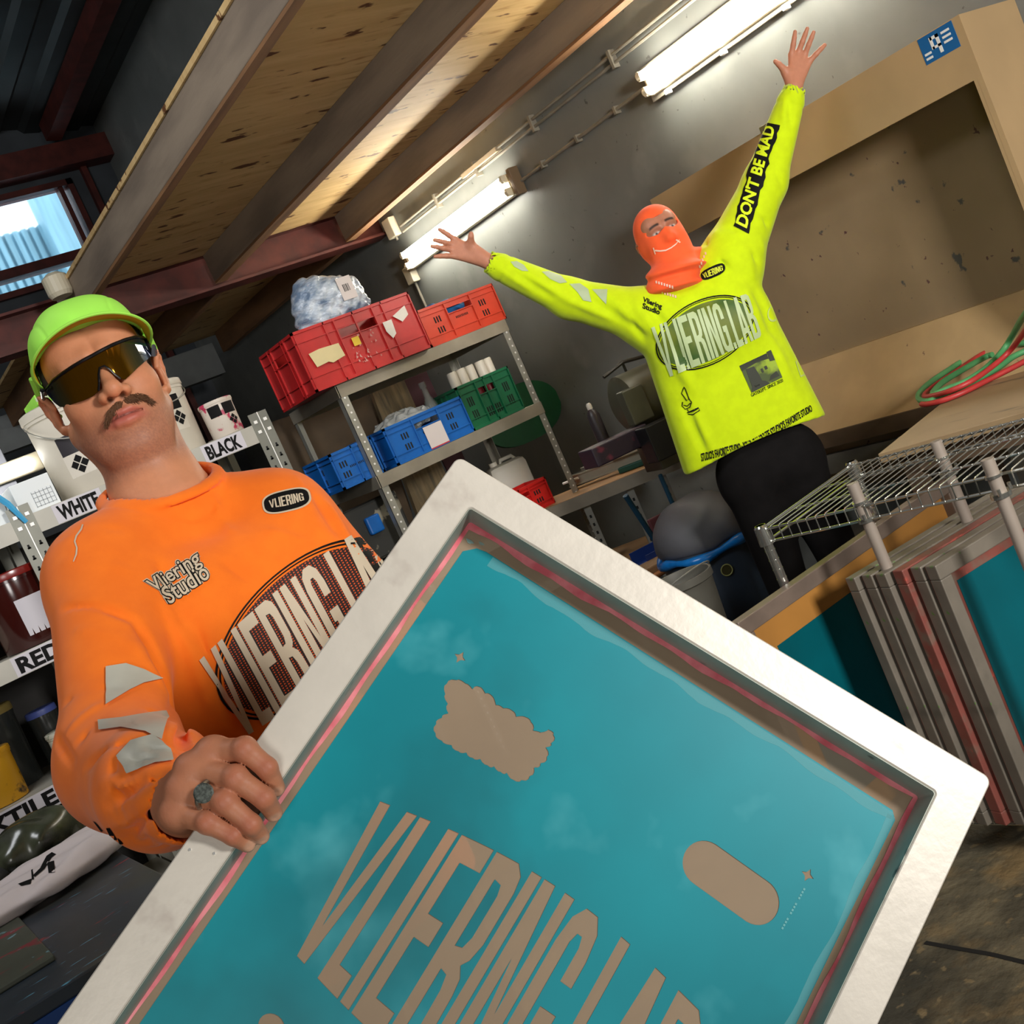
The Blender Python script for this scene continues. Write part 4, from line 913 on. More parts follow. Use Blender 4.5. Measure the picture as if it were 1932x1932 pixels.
# margin smears of teal, tiny setting-out marks
for px, py, s in ((886, 1022, .004), (908, 1026, .003), (968, 1045, .003), (1002, 1062, .004), (1052, 1092, .003)):
    c = FL(px, py); fplane('emulsion_smear', [[(c[0]+s*(1+.4*math.sin(t*3))*math.cos(t), c[1]+s*.5*math.sin(t)) for t in np.arange(12)*PI/6]], YM-.0005, m_haze)
for (a, b_) in (((1518, 1676), (1474, 1755)),):
    A_, B_ = np.array(FL(*a)), np.array(FL(*b_))
    for k in range(14):
        p = A_+(B_-A_)*k/14
        if k % 5 == 4: continue
        q = p+(B_-A_)*.045; d = nrm(B_-A_); nn = np.array([-d[1], d[0]])*.0009; fplane('stencil_mark', [[tuple(p-nn), tuple(p+nn), tuple(q+nn), tuple(q-nn)]], YM-.0004, mat('pale_mark', (96, 170, 172), .6))
b = MB()
for p in ((358, 1603), (404, 1610)): c = frame_hit(p[0], p[1], -.0004); b.lathe((0, 0, 0), [], 3) if False else None; b.cyl(c+FR.R@np.array([0, .0006, 0]), c-FR.R@np.array([0, .0006, 0]), .0016, .0012, 10)
b.build('rivet', mat('bright_rivet', (240, 240, 235), .2, metal=.6), SC)

# ================================================================== PERSON IN YELLOW
BD = 3.75
BH = Pose(Rm(3, -3, -27), (0, 0, 0)); hc = cc(0, 0, 0)
def cam_c(px, py, t): return np.array([(px-966)/FPX*t, t, -(py-966)/FPX*t])
BH = Pose(Rm(2, -2, -27), cam_c(1250, 452, BD-.02), .90)
BM = thing('person', 'person in the neon yellow shirt and orange face scarf throwing both arms up', 'person', (float(BH.t[0]), float(BH.t[1]), 0))
bp = lambda px, py, t=0.0: dep(px, py, BD+t)
sL, sR = bp(1222, 598), bp(1378, 492, -.02)
eL, wL = bp(1074, 563, .02), bp(926, 496, -.04)
eR, wR = bp(1443, 345, -.02), bp(1498, 172, -.06)
m2_ = (sL+sR)/2
bX = sR-sL; bX[2] = 0; bX = nrm(bX); bY = np.cross(BZ, bX); bR = np.stack([bX, bY, BZ], 1)
hem = bp(1442, 832, .0); pv = np.array([hem[0], hem[1], hem[2]+.02])
nb = bp(1288, 548, .02)
SK2 = (176, 118, 92)  # face colour darkened for the shade it sits in
def b_head(W):
    P = BH.l(W); return head_fn(P)*.9
def hand2(J, wr, nl, r=1.0):
    """J: list of (base, tip) for four fingers + thumb base, tip"""
    def fn(W):
        ds = []
        for k, (b0, t0) in enumerate(J):
            b0 = np.array(b0); t0 = np.array(t0); L_ = t0-b0; m0 = b0+L_*.42+nl*.004; m1 = b0+L_*.74+nl*.004
            r0 = (.0095 if k < 4 else .0115)*r
            f = d_cap(W, b0, m0, r0, r0*.9); f = smin(f, d_cap(W, m0, m1, r0*.9, r0*.8), .003); f = smin(f, d_cap(W, m1, t0, r0*.8, r0*.66), .003); ds.append(f)
        d = ds[0]
        for f in ds[1:4]: d = np.minimum(d, f)
        pm = None
        for k in range(4):
            c = d_cap(W, J[k][0], wr*.8+np.array(J[k][0])*.2, .0105*r, .017*r); pm = c if pm is None else smin(pm, c, .012)
        pm = smin(pm, d_cap(W, J[4][0], wr*.75+np.array(J[4][0])*.25, .015*r, .018*r), .016)
        d = smin(d, pm, .005); d = smin(d, ds[4], .012)
        return d
    return fn
nlc = -FW
LH = [((858, 452), (829, 433)), ((854, 462), (820, 453)), ((854, 472), (815, 465)), ((858, 483), (821, 484))]
def h3(p, q, t0, t1): return (bp(*p, t0), bp(*q, t1))
JL = [h3(*LH[0], -.04, -.06), h3(*LH[1], -.04, -.07), h3(*LH[2], -.04, -.07), h3(*LH[3], -.04, -.06), (bp(888, 462, -.05), bp(889, 441, -.08))]
JR = [h3((1493, 104), (1500, 60), -.06, -.08), h3((1506, 99), (1523, 54), -.06, -.09), h3((1518, 103), (1535, 61), -.06, -.09), h3((1527, 116), (1556, 85), -.06, -.08), (bp(1483, 137, -.06), bp(1463, 116, -.08))]
hl2, hr2 = hand2(JL, wL, nlc, 1.0), hand2(JR, wR, nlc, 1.0)
def b_rest(W):
    d = d_box(W, m2_+bR@np.array([0, .01, -.25]), (.14, .085, .25), bR, .08)
    for a, e, w_ in ((sL, eL, wL), (sR, eR, wR)): d = smin(d, d_cap(W, a, e, .048, .040), .03); d = smin(d, d_cap(W, e, w_, .040, .026), .02)
    d = smin(d, d_cap(W, nb+BZ*.06, nb-BZ*.08, .056, .07), .04)
    return d
def near(J, w_): return bounds([q for p in J for q in p]+[w_], .035)
def wristed(fn, w_, e):
    def g(W): return smin(fn(W), d_cap(W, w_, w_*.5+e*.5, .024, .032), .015)
    return g
allp = [sL, sR, eL, wL, eR, wR, pv]
def bt(V): return head_tint(BH.l(V), SK2, (190, 108, 98), .2, True)
tc2 = tint_const((192, 130, 102))
bl, bh_ = bounds(allp, .12); bl[2] = .8
two_part('body', [(b_head, *bounds([BH.t], .17), .0028, bt), (wristed(hl2, wL, eL), *near(JL, wL), .0024, tc2), (wristed(hr2, wR, eR), *near(JR, wR), .0024, tc2), (b_rest, bl, bh_, .014, tc2)], m_skin, BM)
# shirt
C_ = lambda u, v: (1100+u/3.22, 300+v/3.22)
def ysh(W):
    P = (W-m2_)@bR
    hz = (P[:, 2]+.0); wd = .205+.045*np.clip(-hz/.55, 0, 1); q0 = np.abs(P[:, 0]-.0)/wd; q1 = np.abs(P[:, 1])/.125; rho = (q0**2.8+q1**2.8)**(1/2.8); d = (rho-1)*.125
    d = smax(d, P[:, 2]-.03, .10)
    for a, e, w_, (r0, r1, r2) in ((sL, eL, wL, (.088, .064, .046)), (sR, eR, wR, (.100, .070, .046))):
        d = smin(d, d_cap(W, a, e, r0, r1), .06); d = smin(d, d_cap(W, e, w_*.85+e*.15, r1, r2), .03); d = smin(d, d_cap(W, w_*.9+e*.1, w_, .040, .038), .012)
    d = smin(d, d_cap(W, nb-BZ*.05, sL, .075, .085), .05); d = smin(d, d_cap(W, nb-BZ*.05, sR, .075, .09), .05)
    d = smin(d, d_ell(P, (-.06, -.06, -.15), (.12, .09, .13)), .05); d = smin(d, d_ell(P, (.07, -.06, -.15), (.12, .09, .13)), .05)
    return d
lb2, ub2 = bounds(allp, .16); lb2[2] = pv[2]-.12
_v, _f = sdf_mesh(ysh, lb2, ub2, .016); _yb = BVHTree.FromPolygons([tuple(v) for v in _v], [tuple(map(int, f)) for f in _f])
yf = [((1200, 575), (1245, 640), 9, 4), ((1190, 600), (1215, 640), 8, -4), ((1150, 560), (1215, 620), 8, 4), ((1100, 555), (1190, 615), 7, -3), ((1060, 560), (1150, 600), 7, 4), ((1000, 520), (1080, 570), 7, 3), ((960, 510), (1040, 560), 7, -3), ((940, 505), (1000, 545), 6, 3),
      ((1220, 575), (1260, 620), 8, -3), ((1310, 470), (1340, 520), 8, 5), ((1330, 455), (1375, 510), 8, -5), ((1350, 440), (1420, 520), 9, 5), ((1375, 425), (1430, 500), 8, -4), ((1395, 410), (1440, 470), 8, 4), ((1410, 380), (1450, 430), 7, -4), ((1420, 340), (1465, 390), 7, 3), ((1435, 300), (1475, 350), 7, -3), ((1450, 250), (1490, 300), 7, 3), ((1480, 190), (1478, 230), 5, 3), ((1490, 190), (1492, 240), 5, -3), ((1275, 680), (1310, 740), 10, 4), ((1290, 760), (1330, 850), 9, -4), ((1310, 780), (1350, 860), 8, 4), ((1420, 540), (1460, 640), 12, -4), ((1450, 620), (1500, 740), 12, 3), ((1290, 580), (1380, 560), 12, -3), ((1270, 640), (1300, 700), 9, -3)]
yf3 = []
for a, b_, w_, am in yf:
    A_, B_ = on_cloth(*a, _yb), on_cloth(*b_, _yb)
    if A_ is not None and B_ is not None: yf3.append((A_, B_, w_/2136*BD, am/1000*3.2))
HC = bp(1378, 690, 0)
def ysh2(W):
    d = ysh(W)
    for A_, B_, w_, am in yf3: d = d-crease(W, A_, B_, w_, am)
    P = (W-m2_)@bR
    d = smax(d, -(P[:, 2]-(hem[2]-m2_[2])-.022+.35*P[:, 0]**2*6*.2), .004)
    q = W-(nb+BY*0); 
    for w_, e in ((wL, eL), (wR, eR)):
        ax = nrm(w_-e); s = (W-w_)@ax; rad = np.linalg.norm((W-w_)-s[:, None]*ax, axis=1); d = np.where(rad < .09, smax(d, s-.012, .002), d); d = smax(d, -np.maximum(rad-.033, -(s+.02)), .002)
        d = d+.002*np.exp(-((s+.05)/.006)**2)
    return d
YS_ = sdf_obj('shirt', ysh2, lb2, ub2, .006, m_yellow, BM)
yb = bvh_of([YS_])
# face scarf (hood and mask in one)
m_scarf = mat('orange_scarf', (255, 92, 36), .8, var=.05, scale=30, sheen=.1)
def scarf(W):
    P = BH.l(W); x, y, z = P.T
    o = d_ell(P, (0, .014, .046), (.084, .104, .090)); o = smin(o, d_ell(P, (0, -.030, -.030), (.079, .081, .094)), .03); o = smin(o, d_ell(P, (0, .020, -.01), (.090, .062, .080)), .03); o = smin(o, d_cap(P, (0, -.100, .004), (0, -.118, -.026), .012, .017), .03); o = smin(o, d_ell(P, (0, -.08, -.085), (.045, .03, .035)), .03)
    o = o*.9
    o = smin(o, d_cap(W, BH.w((0, -.01, -.09))[0], nb+BZ*.02, .068, .085), .03)
    o = smin(o, d_cap(W, nb+bR@np.array([0, .01, .03]), nb+bR@np.array([0, -.04, -.01]), .086, .078), .03)
    o = smin(o, d_ell(W, dep(1272, 520, BD-.07), (.098, .085, .062), bR), .03); o = smin(o, d_cap(W, dep(1318, 486, BD-.02), dep(1275, 535, BD-.10), .035, .03), .02)
    ph = (W-nb)@BZ; an = np.arctan2((W-nb)@bX, -(W-nb)@bY)
    low = np.clip((.11-ph)/.06, 0, 1)
    o = o-low*.010*np.sin(ph*110+1.6*np.sin(an*1.5)+an*1.2)-.003*low*np.sin(ph*210+an*5)
    # face opening
    op = np.maximum(np.maximum(-(y+.02), 0)*0, 0)
    e = (np.abs(x)/.058)**3+(np.abs(z-.030)/.036)**2.4-1; top = np.where(z > .030, (np.abs(x)/.056)**2.2+((z-.030)/.040)**2-1, (np.abs(x)/.062)**3+((.030-z)/(.024-.012*np.clip(1-np.abs(x)/.03, 0, 1)))**2.6-1)
    cut = np.where(y < -.02, top*.03, 1.0)
    o = smax(o, -cut, .003)
    return o
SCF = sdf_obj('face_scarf', scarf, *bounds([BH.t, nb], .19), .0034, m_scarf, BM)
scb = bvh_of([SCF, YS_])
def bpr(name, loops, m, off=.002, grid=6): return project_art(name, px_art(loops, grid), FULL, scb, m, YS_, off, 6)
m_pink2 = mat('pale_print', (240, 200, 176), .6)
sm = [(1236, 474), (1245, 475), (1256, 474), (1266, 469), (1275, 462), (1281, 454)]
o = project_art('smile_print', px_art([[(x, y) for x, y in sm]+[(x+.5, y-3.0) for x, y in sm[::-1]]], 5), FULL, scb, m_pink2, SCF, .002, 6)
for lp in ([(1234, 467), (1238, 479), (1236, 480), (1232, 468)], [(1276, 451), (1284, 457), (1282, 459), (1274, 453)]): project_art('smile_print', px_art([lp], 5), FULL, scb, m_pink2, SCF, .002, 6)
for (u, v, n_) in ((1237, 530, 7), (1248, 550, 6), (1318, 500, 5)):
    for k in range(n_):
        x_ = u+k*(5 if u < 1300 else 3); y_ = v+k*(1.5 if u < 1300 else -6); project_art('scarf_print', px_art([[(x_, y_), (x_+3, y_), (x_+3.5, y_+5), (x_+.5, y_+5)]], 5), FULL, scb, m_pink2, SCF, .002, 6)
m_gr2 = mat('print_light_grey', (176, 192, 150), .5, var=.05)
for lp in ([(963, 494), (975, 493), (988, 500), (997, 512), (985, 511), (970, 503)], [(1022, 513), (1035, 512), (1058, 520), (1070, 533), (1056, 535), (1038, 527)], [(1074, 536), (1094, 535), (1110, 546), (1116, 570), (1100, 567), (1090, 552)], [(1117, 546), (1146, 546), (1144, 574), (1130, 560)]): bpr('sleeve_print', [lp], m_gr2)
# chest oval and lettering
QY = [(1252, 712), (1432, 628), (1408, 548), (1226, 622)]
m_hy = hatch_mat('oval_hatch_green', (64, 84, 20), (140, 150, 20), 62, 40, .3)
mo_y = mat('oval_olive', (104, 118, 24), .6, col2=(58, 92, 30), scale=9)
def ycell(name, art, q, m, off): return project_art(name, art, q, yb, m, YS_, off, 6)
ycell('oval_field', fill2d([circ(.5, .5, .46, .60, 50)], .05), QY, mo_y, .002)
ycell('oval_outline', fill2d([circ(.5, .5, .50, .70, 50), circ(.5, .5, .488, .672, 50)], .05), QY, m_black, .0022)
ycell('oval_outline', fill2d([circ(.5, .5, .48, .655, 50), circ(.5, .5, .472, .64, 50)], .05), QY, m_black, .0022)
ycell('chest_lettering', fill2d(word_loops('VLIERING.LAB', bulge=.05, dens=5), .05), [(1258, 716), (1438, 636), (1410, 552), (1228, 616)], mat('print_pale_green', (186, 204, 150), .5), .0032)
ycell('badge_patch', fill2d([super_(30, .5, .5)], .1), [(1326, 532), (1370, 514), (1366, 492), (1320, 514)], m_black, .002)
ycell('badge_letters', fill2d([[(x*.8+.1, y*.6+.2) for x, y in lp] for lp in word_loops('VLIERING', bulge=.3, dens=2)], .1), [(1326, 532), (1370, 514), (1366, 492), (1320, 514)], mat('print_yellow', (220, 232, 60), .6), .003)
ycell('badge_letters', text2d('Vliering', None, .03, (0, 1, 0, 1)), [(1212, 572), (1248, 586), (1250, 574), (1214, 560)], m_black, .002)
ycell('badge_letters', text2d('Studio', None, .03, (0, 1, 0, 1)), [(1212, 582), (1244, 594), (1247, 584), (1213, 571)], m_black, .002)
# photograph print with caption
QP = [(1418, 741), (1476, 712), (1455, 662), (1395, 690)]
ycell('picture_print', fill2d([[(0, 0), (1, 0), (1, .8), (.86, .8), (.84, 1), (0, 1)]], .1), QP, speckle(mat('picture_mid', (150, 176, 20), .6), [(9, .45, .55, (60, 76, 12), (1, 1, 1))]), .002)
for lp in ([(.08, .1), (.42, .1), (.40, .5), (.36, .78), (.12, .8)], [(.0, 0), (.6, 0), (.5, .16), (.3, .3), (.1, .22)], [(.86, 1.04), (.84, .7), (1.0, .66), (1.0, 1.04)], [(.6, .1), (.95, .1), (.9, .3), (.7, .24)], [(.5, .45), (.56, .45), (.56, .6), (.5, .6)], [(.62, .5), (.70, .5), (.70, .62), (.62, .62)], [(0, .8), (.5, .86), (.84, .8), (.84, 1), (0, 1)]):
    ycell('picture_shape', fill2d([lp], .15), QP, mat('picture_dark', (30, 36, 10), .6), .003)
ycell('caption_print', text2d('GATEKEPT. SINCE 2020', None, .01, (0, 1, 0, 1)), [(1418, 749), (1478, 720), (1476, 714), (1416, 743)], m_black, .002)
hemq = [(1324, 871), (1420, 845), (1417, 829), (1322, 855)]; hemq2 = [(1420, 845), (1533, 776), (1529, 763), (1417, 829)]
ycell('hem_lettering', text2d("STUDIO'S FAVORITE STUDIO · YOUR", .4, .03, (0, 1, 0, 1)), hemq, m_black, .0022)
ycell('hem_lettering', text2d("FAVORITE STUDIO'S FAVORITE STUDIO", .4, .03, (0.02, 1, 0, 1)), hemq2, m_black, .0022)
# sleeve slogan: black blocks with the letters cut in yellow
QS = [(1412, 441), (1470, 236), (1440, 230), (1382, 425)]
random.seed(11); edge = []
for i in range(25): edge.append((i/24, -.04+random.uniform(-.05, .10)))
edge2 = [(i/24, 1.0+random.uniform(-.12, .06)) for i in range(25)][::-1]
ycell('slogan_block', fill2d([edge+edge2], .04), QS, m_black, .002)
ycell('slogan_letters', text2d("DON'T BE MAD", .05, .035, (.03, .97, .16, .88)), QS, mat('slogan_yellow', (216, 240, 20), .7), .0034)
# round mark, small square mark and a small drawn pin figure outline
ycell('round_mark', fill2d([circ(.5, .5, .5, .5, 24), circ(.5, .5, .4, .4, 24)], .2), [(1450, 612), (1474, 600), (1466, 570), (1446, 582)], mat('print_faint_grey', (196, 214, 120), .5), .002)
ycell('square_mark', fill2d([[(0, 0), (1, 0), (1, 1), (0, 1)], [(.1, .1), (.9, .1), (.9, .9), (.1, .9)]], .2), [(1510, 712), (1524, 706), (1514, 676), (1500, 682)], mat('print_faint_grey', (196, 214, 120), .5), .002)
def stroke(pts, w):
    P = [np.array(p, float) for p in pts]; a = []; b_ = []
    for i in range(len(P)):
        d = nrm(P[min(i+1, len(P)-1)]-P[max(i-1, 0)]); n_ = np.array([-d[1], d[0]])*w; a.append(tuple(P[i]+n_)); b_.append(tuple(P[i]-n_))
    return a+b_[::-1]
for st in ([(1290, 732), (1286, 742), (1296, 756), (1300, 752), (1293, 733), (1290, 730)], [(1288, 758), (1287, 766), (1293, 772), (1302, 768), (1305, 759), (1300, 752)], [(1290, 764), (1297, 766), (1303, 760)], [(1297, 772), (1300, 778), (1312, 774), (1318, 770)], [(1296, 779), (1318, 769), (1320, 774), (1308, 782), (1298, 781)]):
    bpr('doodle_print', [stroke(st, .9)], m_black)
# trousers and shoes
bpel = np.array([pv[0], pv[1]+.02, pv[2]-.15])
def btr(W): return legs(W, bpel, bX, BZ, 0, .095)+.012
sdf_obj('trousers', btr, np.array([*(bpel[:2]-.34), .01]), bpel+np.array([.34, .34, .25]), .012, m_trs, BM)
shoes(BM, bpel, bX, bY)
# ================================================================== RACKS, CRATES, BENCH, TABLES
def V3(*a): return np.array(a, float)
m_zinc = mat('galvanised_steel', (164, 162, 152), .4, metal=.55, var=.12, scale=10)
m_zinc_d = mat('galvanised_lip', (150, 142, 126), .45, metal=.35, var=.12, scale=6)
m_stud = mat('bright_stud', (248, 246, 240), .3)
m_slot = mat('slot_dark', (16, 16, 14), .8)
# ---- metal rack that carries the crates
RY0, RY1 = 4.36, 4.91; RXA, RXB = float(at(632, 728, 'y', RY0)[0]), float(at(951, 602, 'y', RY0)[0])
RZ = [float(at(700, 702, 'y', RY0)[2]), float(at(860, 830, 'y', RY0)[2]), float(at(1052, 948, 'y', RY0)[2]), .60]
t = thing('shelving_rack', 'open galvanised steel rack holding the red, blue and green crates', 'shelf', (RXA, RY0, 0))
for (x, y, sx, sy) in ((RXA, RY0, 1, 1), (RXB, RY0, -1, 1), (RXA, RY1, 1, -1), (RXB, RY1, -1, -1)):
    b = MB(); b.box(x, x+sx*.036, y, y+sy*.002, 0, RZ[0]-.0005); b.box(x, x+sx*.002, y, y+sy*.036, 0, RZ[0]-.0005)
    b.cm = 1; z = .05
    while z < RZ[0]: b.cyl((x+sx*.018, y-sy*.001, z), (x+sx*.018, y-sy*.0022, z), .0048, n=8); z += .034  # near-white discs: the chrome studs' reflection put into their colour
    b.build('upright', None, t, mats=[m_zinc, m_stud])
for z in RZ:
    b = MB(); b.box(RXA+.003, RXB-.003, RY0+.003, RY1-.003, z-.006, z); b.box(RXA+.003, RXB-.003, RY0-.004, RY0+.004, z-.055, z); b.box(RXA+.003, RXB-.003, RY1-.004, RY1+.004, z-.055, z); b.box(RXA-.004, RXA+.004, RY0, RY1, z-.055, z); b.box(RXB-.004, RXB+.004, RY0, RY1, z-.055, z)
    b.build('shelf_board', m_zinc_d, t)
def P(name, col, **k): return mat(name, col, k.pop('rough', .35), var=k.pop('var', .08), scale=k.pop('scale', 9), **k)
def crate(label, origin, ux, L, Wd, H, m, slots=(), handle=True, tilt=0, group='plastic crates on the open rack', open_=False, taper=.012):
    """origin: bottom front-left corner, ux: direction of the long front side"""
    ux = nrm(V3(ux[0], ux[1], 0)); uy = V3(-ux[1], ux[0], 0); R = np.stack([ux, uy, BZ], 1)
    t = thing('crate', label, 'crate', origin, group)
    b = MB(R, origin); th = .004
    hw, hh = L*.16, H*.16; hz = H*.74
    def side(x0, x1, fixed, axis, hole):
        bx = (lambda a0, a1, z0, z1, o0=0, o1=th: b.box(a0, a1, fixed-o0 if axis == 'y0' else fixed-o1, fixed+o1 if axis == 'y0' else fixed+o0, z0, z1)) if axis[0] == 'y' else (lambda a0, a1, z0, z1, o0=0, o1=th: b.box(fixed-o0 if axis == 'x0' else fixed-o1, fixed+o1 if axis == 'x0' else fixed+o0, a0, a1, z0, z1))
        c = (x0+x1)/2
        if hole:
            bx(x0, c-hw, .0, H); bx(c+hw, x1, .0, H); bx(c-hw, c+hw, 0, hz-hh/2); bx(c-hw, c+hw, hz+hh/2, H)
        else: bx(x0, x1, 0, H)
        for z in (.0, H-.012): bx(x0, x1, z, z+.012, .008, 0)
        bx(x0, x1, H*.80, H*.80+.004, .006, 0); bx(x0, x1, H*.22, H*.22+.004, .006, 0)
        n = max(2, int((x1-x0)/.12))
        for i in range(n+1): a = x0+(x1-x0)*i/n; bx(max(x0, a-.003), min(x1, a+.003), 0, H, .008, 0)
        if hole: bx(c-hw-.006, c-hw, 0, H, .009, 0); bx(c+hw, c+hw+.006, 0, H, .009, 0); bx(c-hw, c+hw, hz-hh/2-.004, hz-hh/2, .009, 0)
    side(0, L, 0, 'y0', handle); side(0, L, Wd, 'y1', handle); side(0, Wd, 0, 'x0', handle and Wd > .22); side(0, Wd, L, 'x1', handle and Wd > .22)
    b.box(0, L, 0, Wd, 0, .006)
    b.cm = 1
    for (cx, cz, n_, sw, sh) in slots:
        for k in range(n_): x = cx*L+(k-(n_-1)/2)*sw*2; b.box(x-sw/2, x+sw/2, -.0012, .0005, cz*H-sh/2, cz*H+sh/2)
    for (cx, cz, n_, sw, sh) in slots[:2]:
        for k in range(n_): y = .5*Wd+(k-(n_-1)/2)*sw*2; b.box(-.0012, .0005, y-sw/2, y+sw/2, cz*H-sh/2, cz*H+sh/2)
    b.build('crate_body', None, t, mats=[m, m_slot])
    t['_'] = 1; del t['_']
    return t, R
zt = RZ[0]+.001
def from_px(bl, br, z, yf=None):
    yf = RY0+.016 if yf is None else yf; a = at(*bl, 'y', yf); c = at(*br, 'y', yf); a[2] = c[2] = z; return a, c-a, float(np.linalg.norm(c-a))
SL3 = lambda H: [(.2, .62, 3, .007, H*.16), (.2, .34, 3, .007, H*.16), (.8, .62, 3, .007, H*.16), (.8, .34, 3, .007, H*.16), (.5, .50, 9, .004, H*.06)]
# big red crate, overhanging the left end
o_, d_, L_ = from_px((595, 730), (809, 648), zt, RY0-.04)
lw = .39; Hr = float((dep(553, 619, 1.0)*0)[0]) if False else None
tz = at(772, 549, 'y', float((o_+d_)[1]))[2]-zt
redm = P('red_crate_plastic', (186, 34, 34))
RC, RR = crate('large red crate with torn paper labels on the top shelf', o_, d_, L_, min(lw, .40), float(tz), redm)
def on_front(o, R, x0, x1, z0, z1, m, name, par, d=-.0095, pts=None):
    b = MB(R, o); 
    if pts: b.prism([(x, d, z) for x, z in pts], 'y', (0, .001, 0))
    else: b.box(x0, x1, d, d+.001, z0, z1)
    return b.build(name, m, par)
H_ = float(tz)
paper = mat('cream_paper', (216, 200, 150), .7, var=.05)
on_front(o_, RR, 0, 0, 0, 0, paper, 'paper_label', RC, pts=[(L_*.05, H_*.60), (L_*.14, H_*.62), (L_*.30, H_*.60), (L_*.31, H_*.38), (L_*.20, H_*.34), (L_*.17, H_*.38), (L_*.07, H_*.36)])
on_front(o_, RR, 0, 0, 0, 0, mat('white_paper', (228, 222, 210), .7), 'paper_label', RC, pts=[(L_*.70, H_*.66), (L_*.78, H_*.66), (L_*.77, H_*.42), (L_*.73, H_*.36), (L_*.70, H_*.5)])
on_front(o_, RR, 0, 0, 0, 0, mat('white_paper', (228, 222, 210), .7), 'paper_label', RC, pts=[(L_*.80, H_*.70), (L_*.93, H_*.80), (L_*.93, H_*.64), (L_*.86, H_*.56)])
on_front(o_, RR, L_*.41, L_*.47, H_*.46, H_*.60, mat('yellow_sticker', (226, 190, 50), .5), 'yellow_sticker', RC)
random.seed(4)
b = MB(RR, o_)
for k in range(26):
    x = L_*random.uniform(.38, .60); z = H_*random.uniform(.12, .62); s = random.uniform(.003, .012); b.prism([(x, -.0094, z), (x+s, -.0094, z+s*random.uniform(-.6, .6)), (x+s*.4, -.0094, z+s*1.2)], 'y', (0, .001, 0))
tag(b.build('torn_paper', mat('paper_scraps', (206, 150, 140), .7), RC), kind='stuff')
# clear bag stuffed with clothes on the red crate
c0 = (o_+RR@V3(L_*.50, .15, H_+.095)); bag = thing('plastic_bag', 'clear plastic bag stuffed with pale blue clothing on the large red crate', 'bag', c0-V3(0, 0, .1))
def bagf(W):
    q = (W-c0)@RR; d = d_ell(q, (0, 0, 0), (.165, .11, .105)); d = smin(d, d_ell(q, (-.06, .0, .02), (.10, .09, .10)), .03); d = smin(d, d_ell(q, (.13, -.01, .03), (.045, .04, .05)), .03); d = smin(d, d_ell(q, (0, 0, -.07), (.17, .11, .05)), .03)
    return d-.012*np.abs(np.sin(q[:, 0]*30+2.5*np.sin(q[:, 2]*22+1)))*np.sin(q[:, 2]*26+q[:, 0]*18)-.006*np.abs(np.sin(q[:, 0]*62-q[:, 2]*50))
m_bag = mat('crinkled_clear_film', (206, 216, 226), .14, col2=(112, 134, 160), scale=7, stretch=(1.5, 1, 3), ramp=(.42, .62), spec=.9, bump=.9, bscale=22)
sdf_obj('bag_film', bagf, c0-.24, c0+.24, .006, m_bag, bag)
b = MB(RR, c0+RR@V3(.05, -.112, .012)); b.box(-.036, .036, -.006, -.004, -.05, .05); b.build('paper_tag', mat('tag_paper', (214, 204, 200), .6), bag)
b = MB(RR, c0+RR@V3(.05, -.112, .012))
for i, wd in enumerate((3, 1, 2, 1, 3, 1, 1, 2)): b.box(-.016+i*.004, -.016+i*.004+wd*.0009, -.0068, -.006, -.014, .018)
b.build('tag_bars', m_black, bag)
# orange crate
om = P('orange_crate_plastic', (206, 62, 34))
o2, d2, L2 = from_px((818, 646), (957, 590), zt, RY0-.02); H2 = float(at(935, 530, 'y', float((o2+d2)[1]))[2]-zt)
o2 = o2+V3(0, .03, 0); OC, R2 = crate('orange crate with blue cloth inside, beside the large red crate', o2, d2, L2, .30, H2, om, SL3(H2))
def lump(name, label, cat, c, r, R, m, amp=.006, fr=60, res=.007, seed=0, group=None):
    t = thing(name, label, cat, c-V3(0, 0, r[2]), group)
    def f(W): q = (W-c)@R; return d_ell(q, (0, 0, 0), r)-amp*np.sin(q[:, 0]*fr+3*np.sin(q[:, 1]*fr*.6+seed))*np.sin(q[:, 2]*fr*.8+q[:, 1]*fr*.5+seed)
    sdf_obj('cloth_lump', f, c-max(r)*1.25-.01, c+max(r)*1.25+.01, res, m, t); return t
mblue = mat('blue_cloth', (30, 120, 190), .6, var=.15, scale=12)
lump('blue_cloth', 'crumpled blue cloth poking out of the orange crate', 'cloth', o2+R2@V3(L2*.42, .14, H2*.82), (L2*.36, .11, .045), R2, mblue, .010, 70)
# second shelf
z2 = RZ[1]+.001; bm_ = P('blue_crate_plastic', (14, 96, 176)); gm = P('green_crate_plastic', (14, 104, 66))
o3, d3, L3 = from_px((753, 877), (893, 811), z2); H3 = float(at(871, 745, 'y', float((o3+d3)[1]))[2]-z2)
C3_, R3 = crate('large blue crate with a white tag, full of clear film, on the middle shelf', o3, d3, L3, .38, H3, bm_, SL3(H3))
on_front(o3, R3, L3*.42, L3*.66, H3*.04, H3*.62, mat('tag_paper', (214, 204, 200), .6), 'paper_tag', C3_); on_front(o3, R3, L3*.42, L3*.66, H3*.02, H3*.05, mat('tag_red', (190, 50, 50), .6), 'tag_edge', C3_, d=-.0105)
m_film = mat('clear_film', (206, 210, 206), .1, alpha=.45, spec=1.0, bump=.7, bscale=60)
lump('clear_film', 'ball of crumpled clear film lying in the large blue crate', 'plastic film', o3+R3@V3(L3*.45, .16, H3*.95), (L3*.33, .12, .05), R3, m_film, .014, 90)
o4, d4, L4 = from_px((655, 918), (716, 890), z2); H4 = H3*.95
o4 = o4+V3(.0, .03, 0); crate('small blue crate behind the left upright of the rack', o4, d3, .20, .30, H4, bm_, SL3(H4), handle=False)
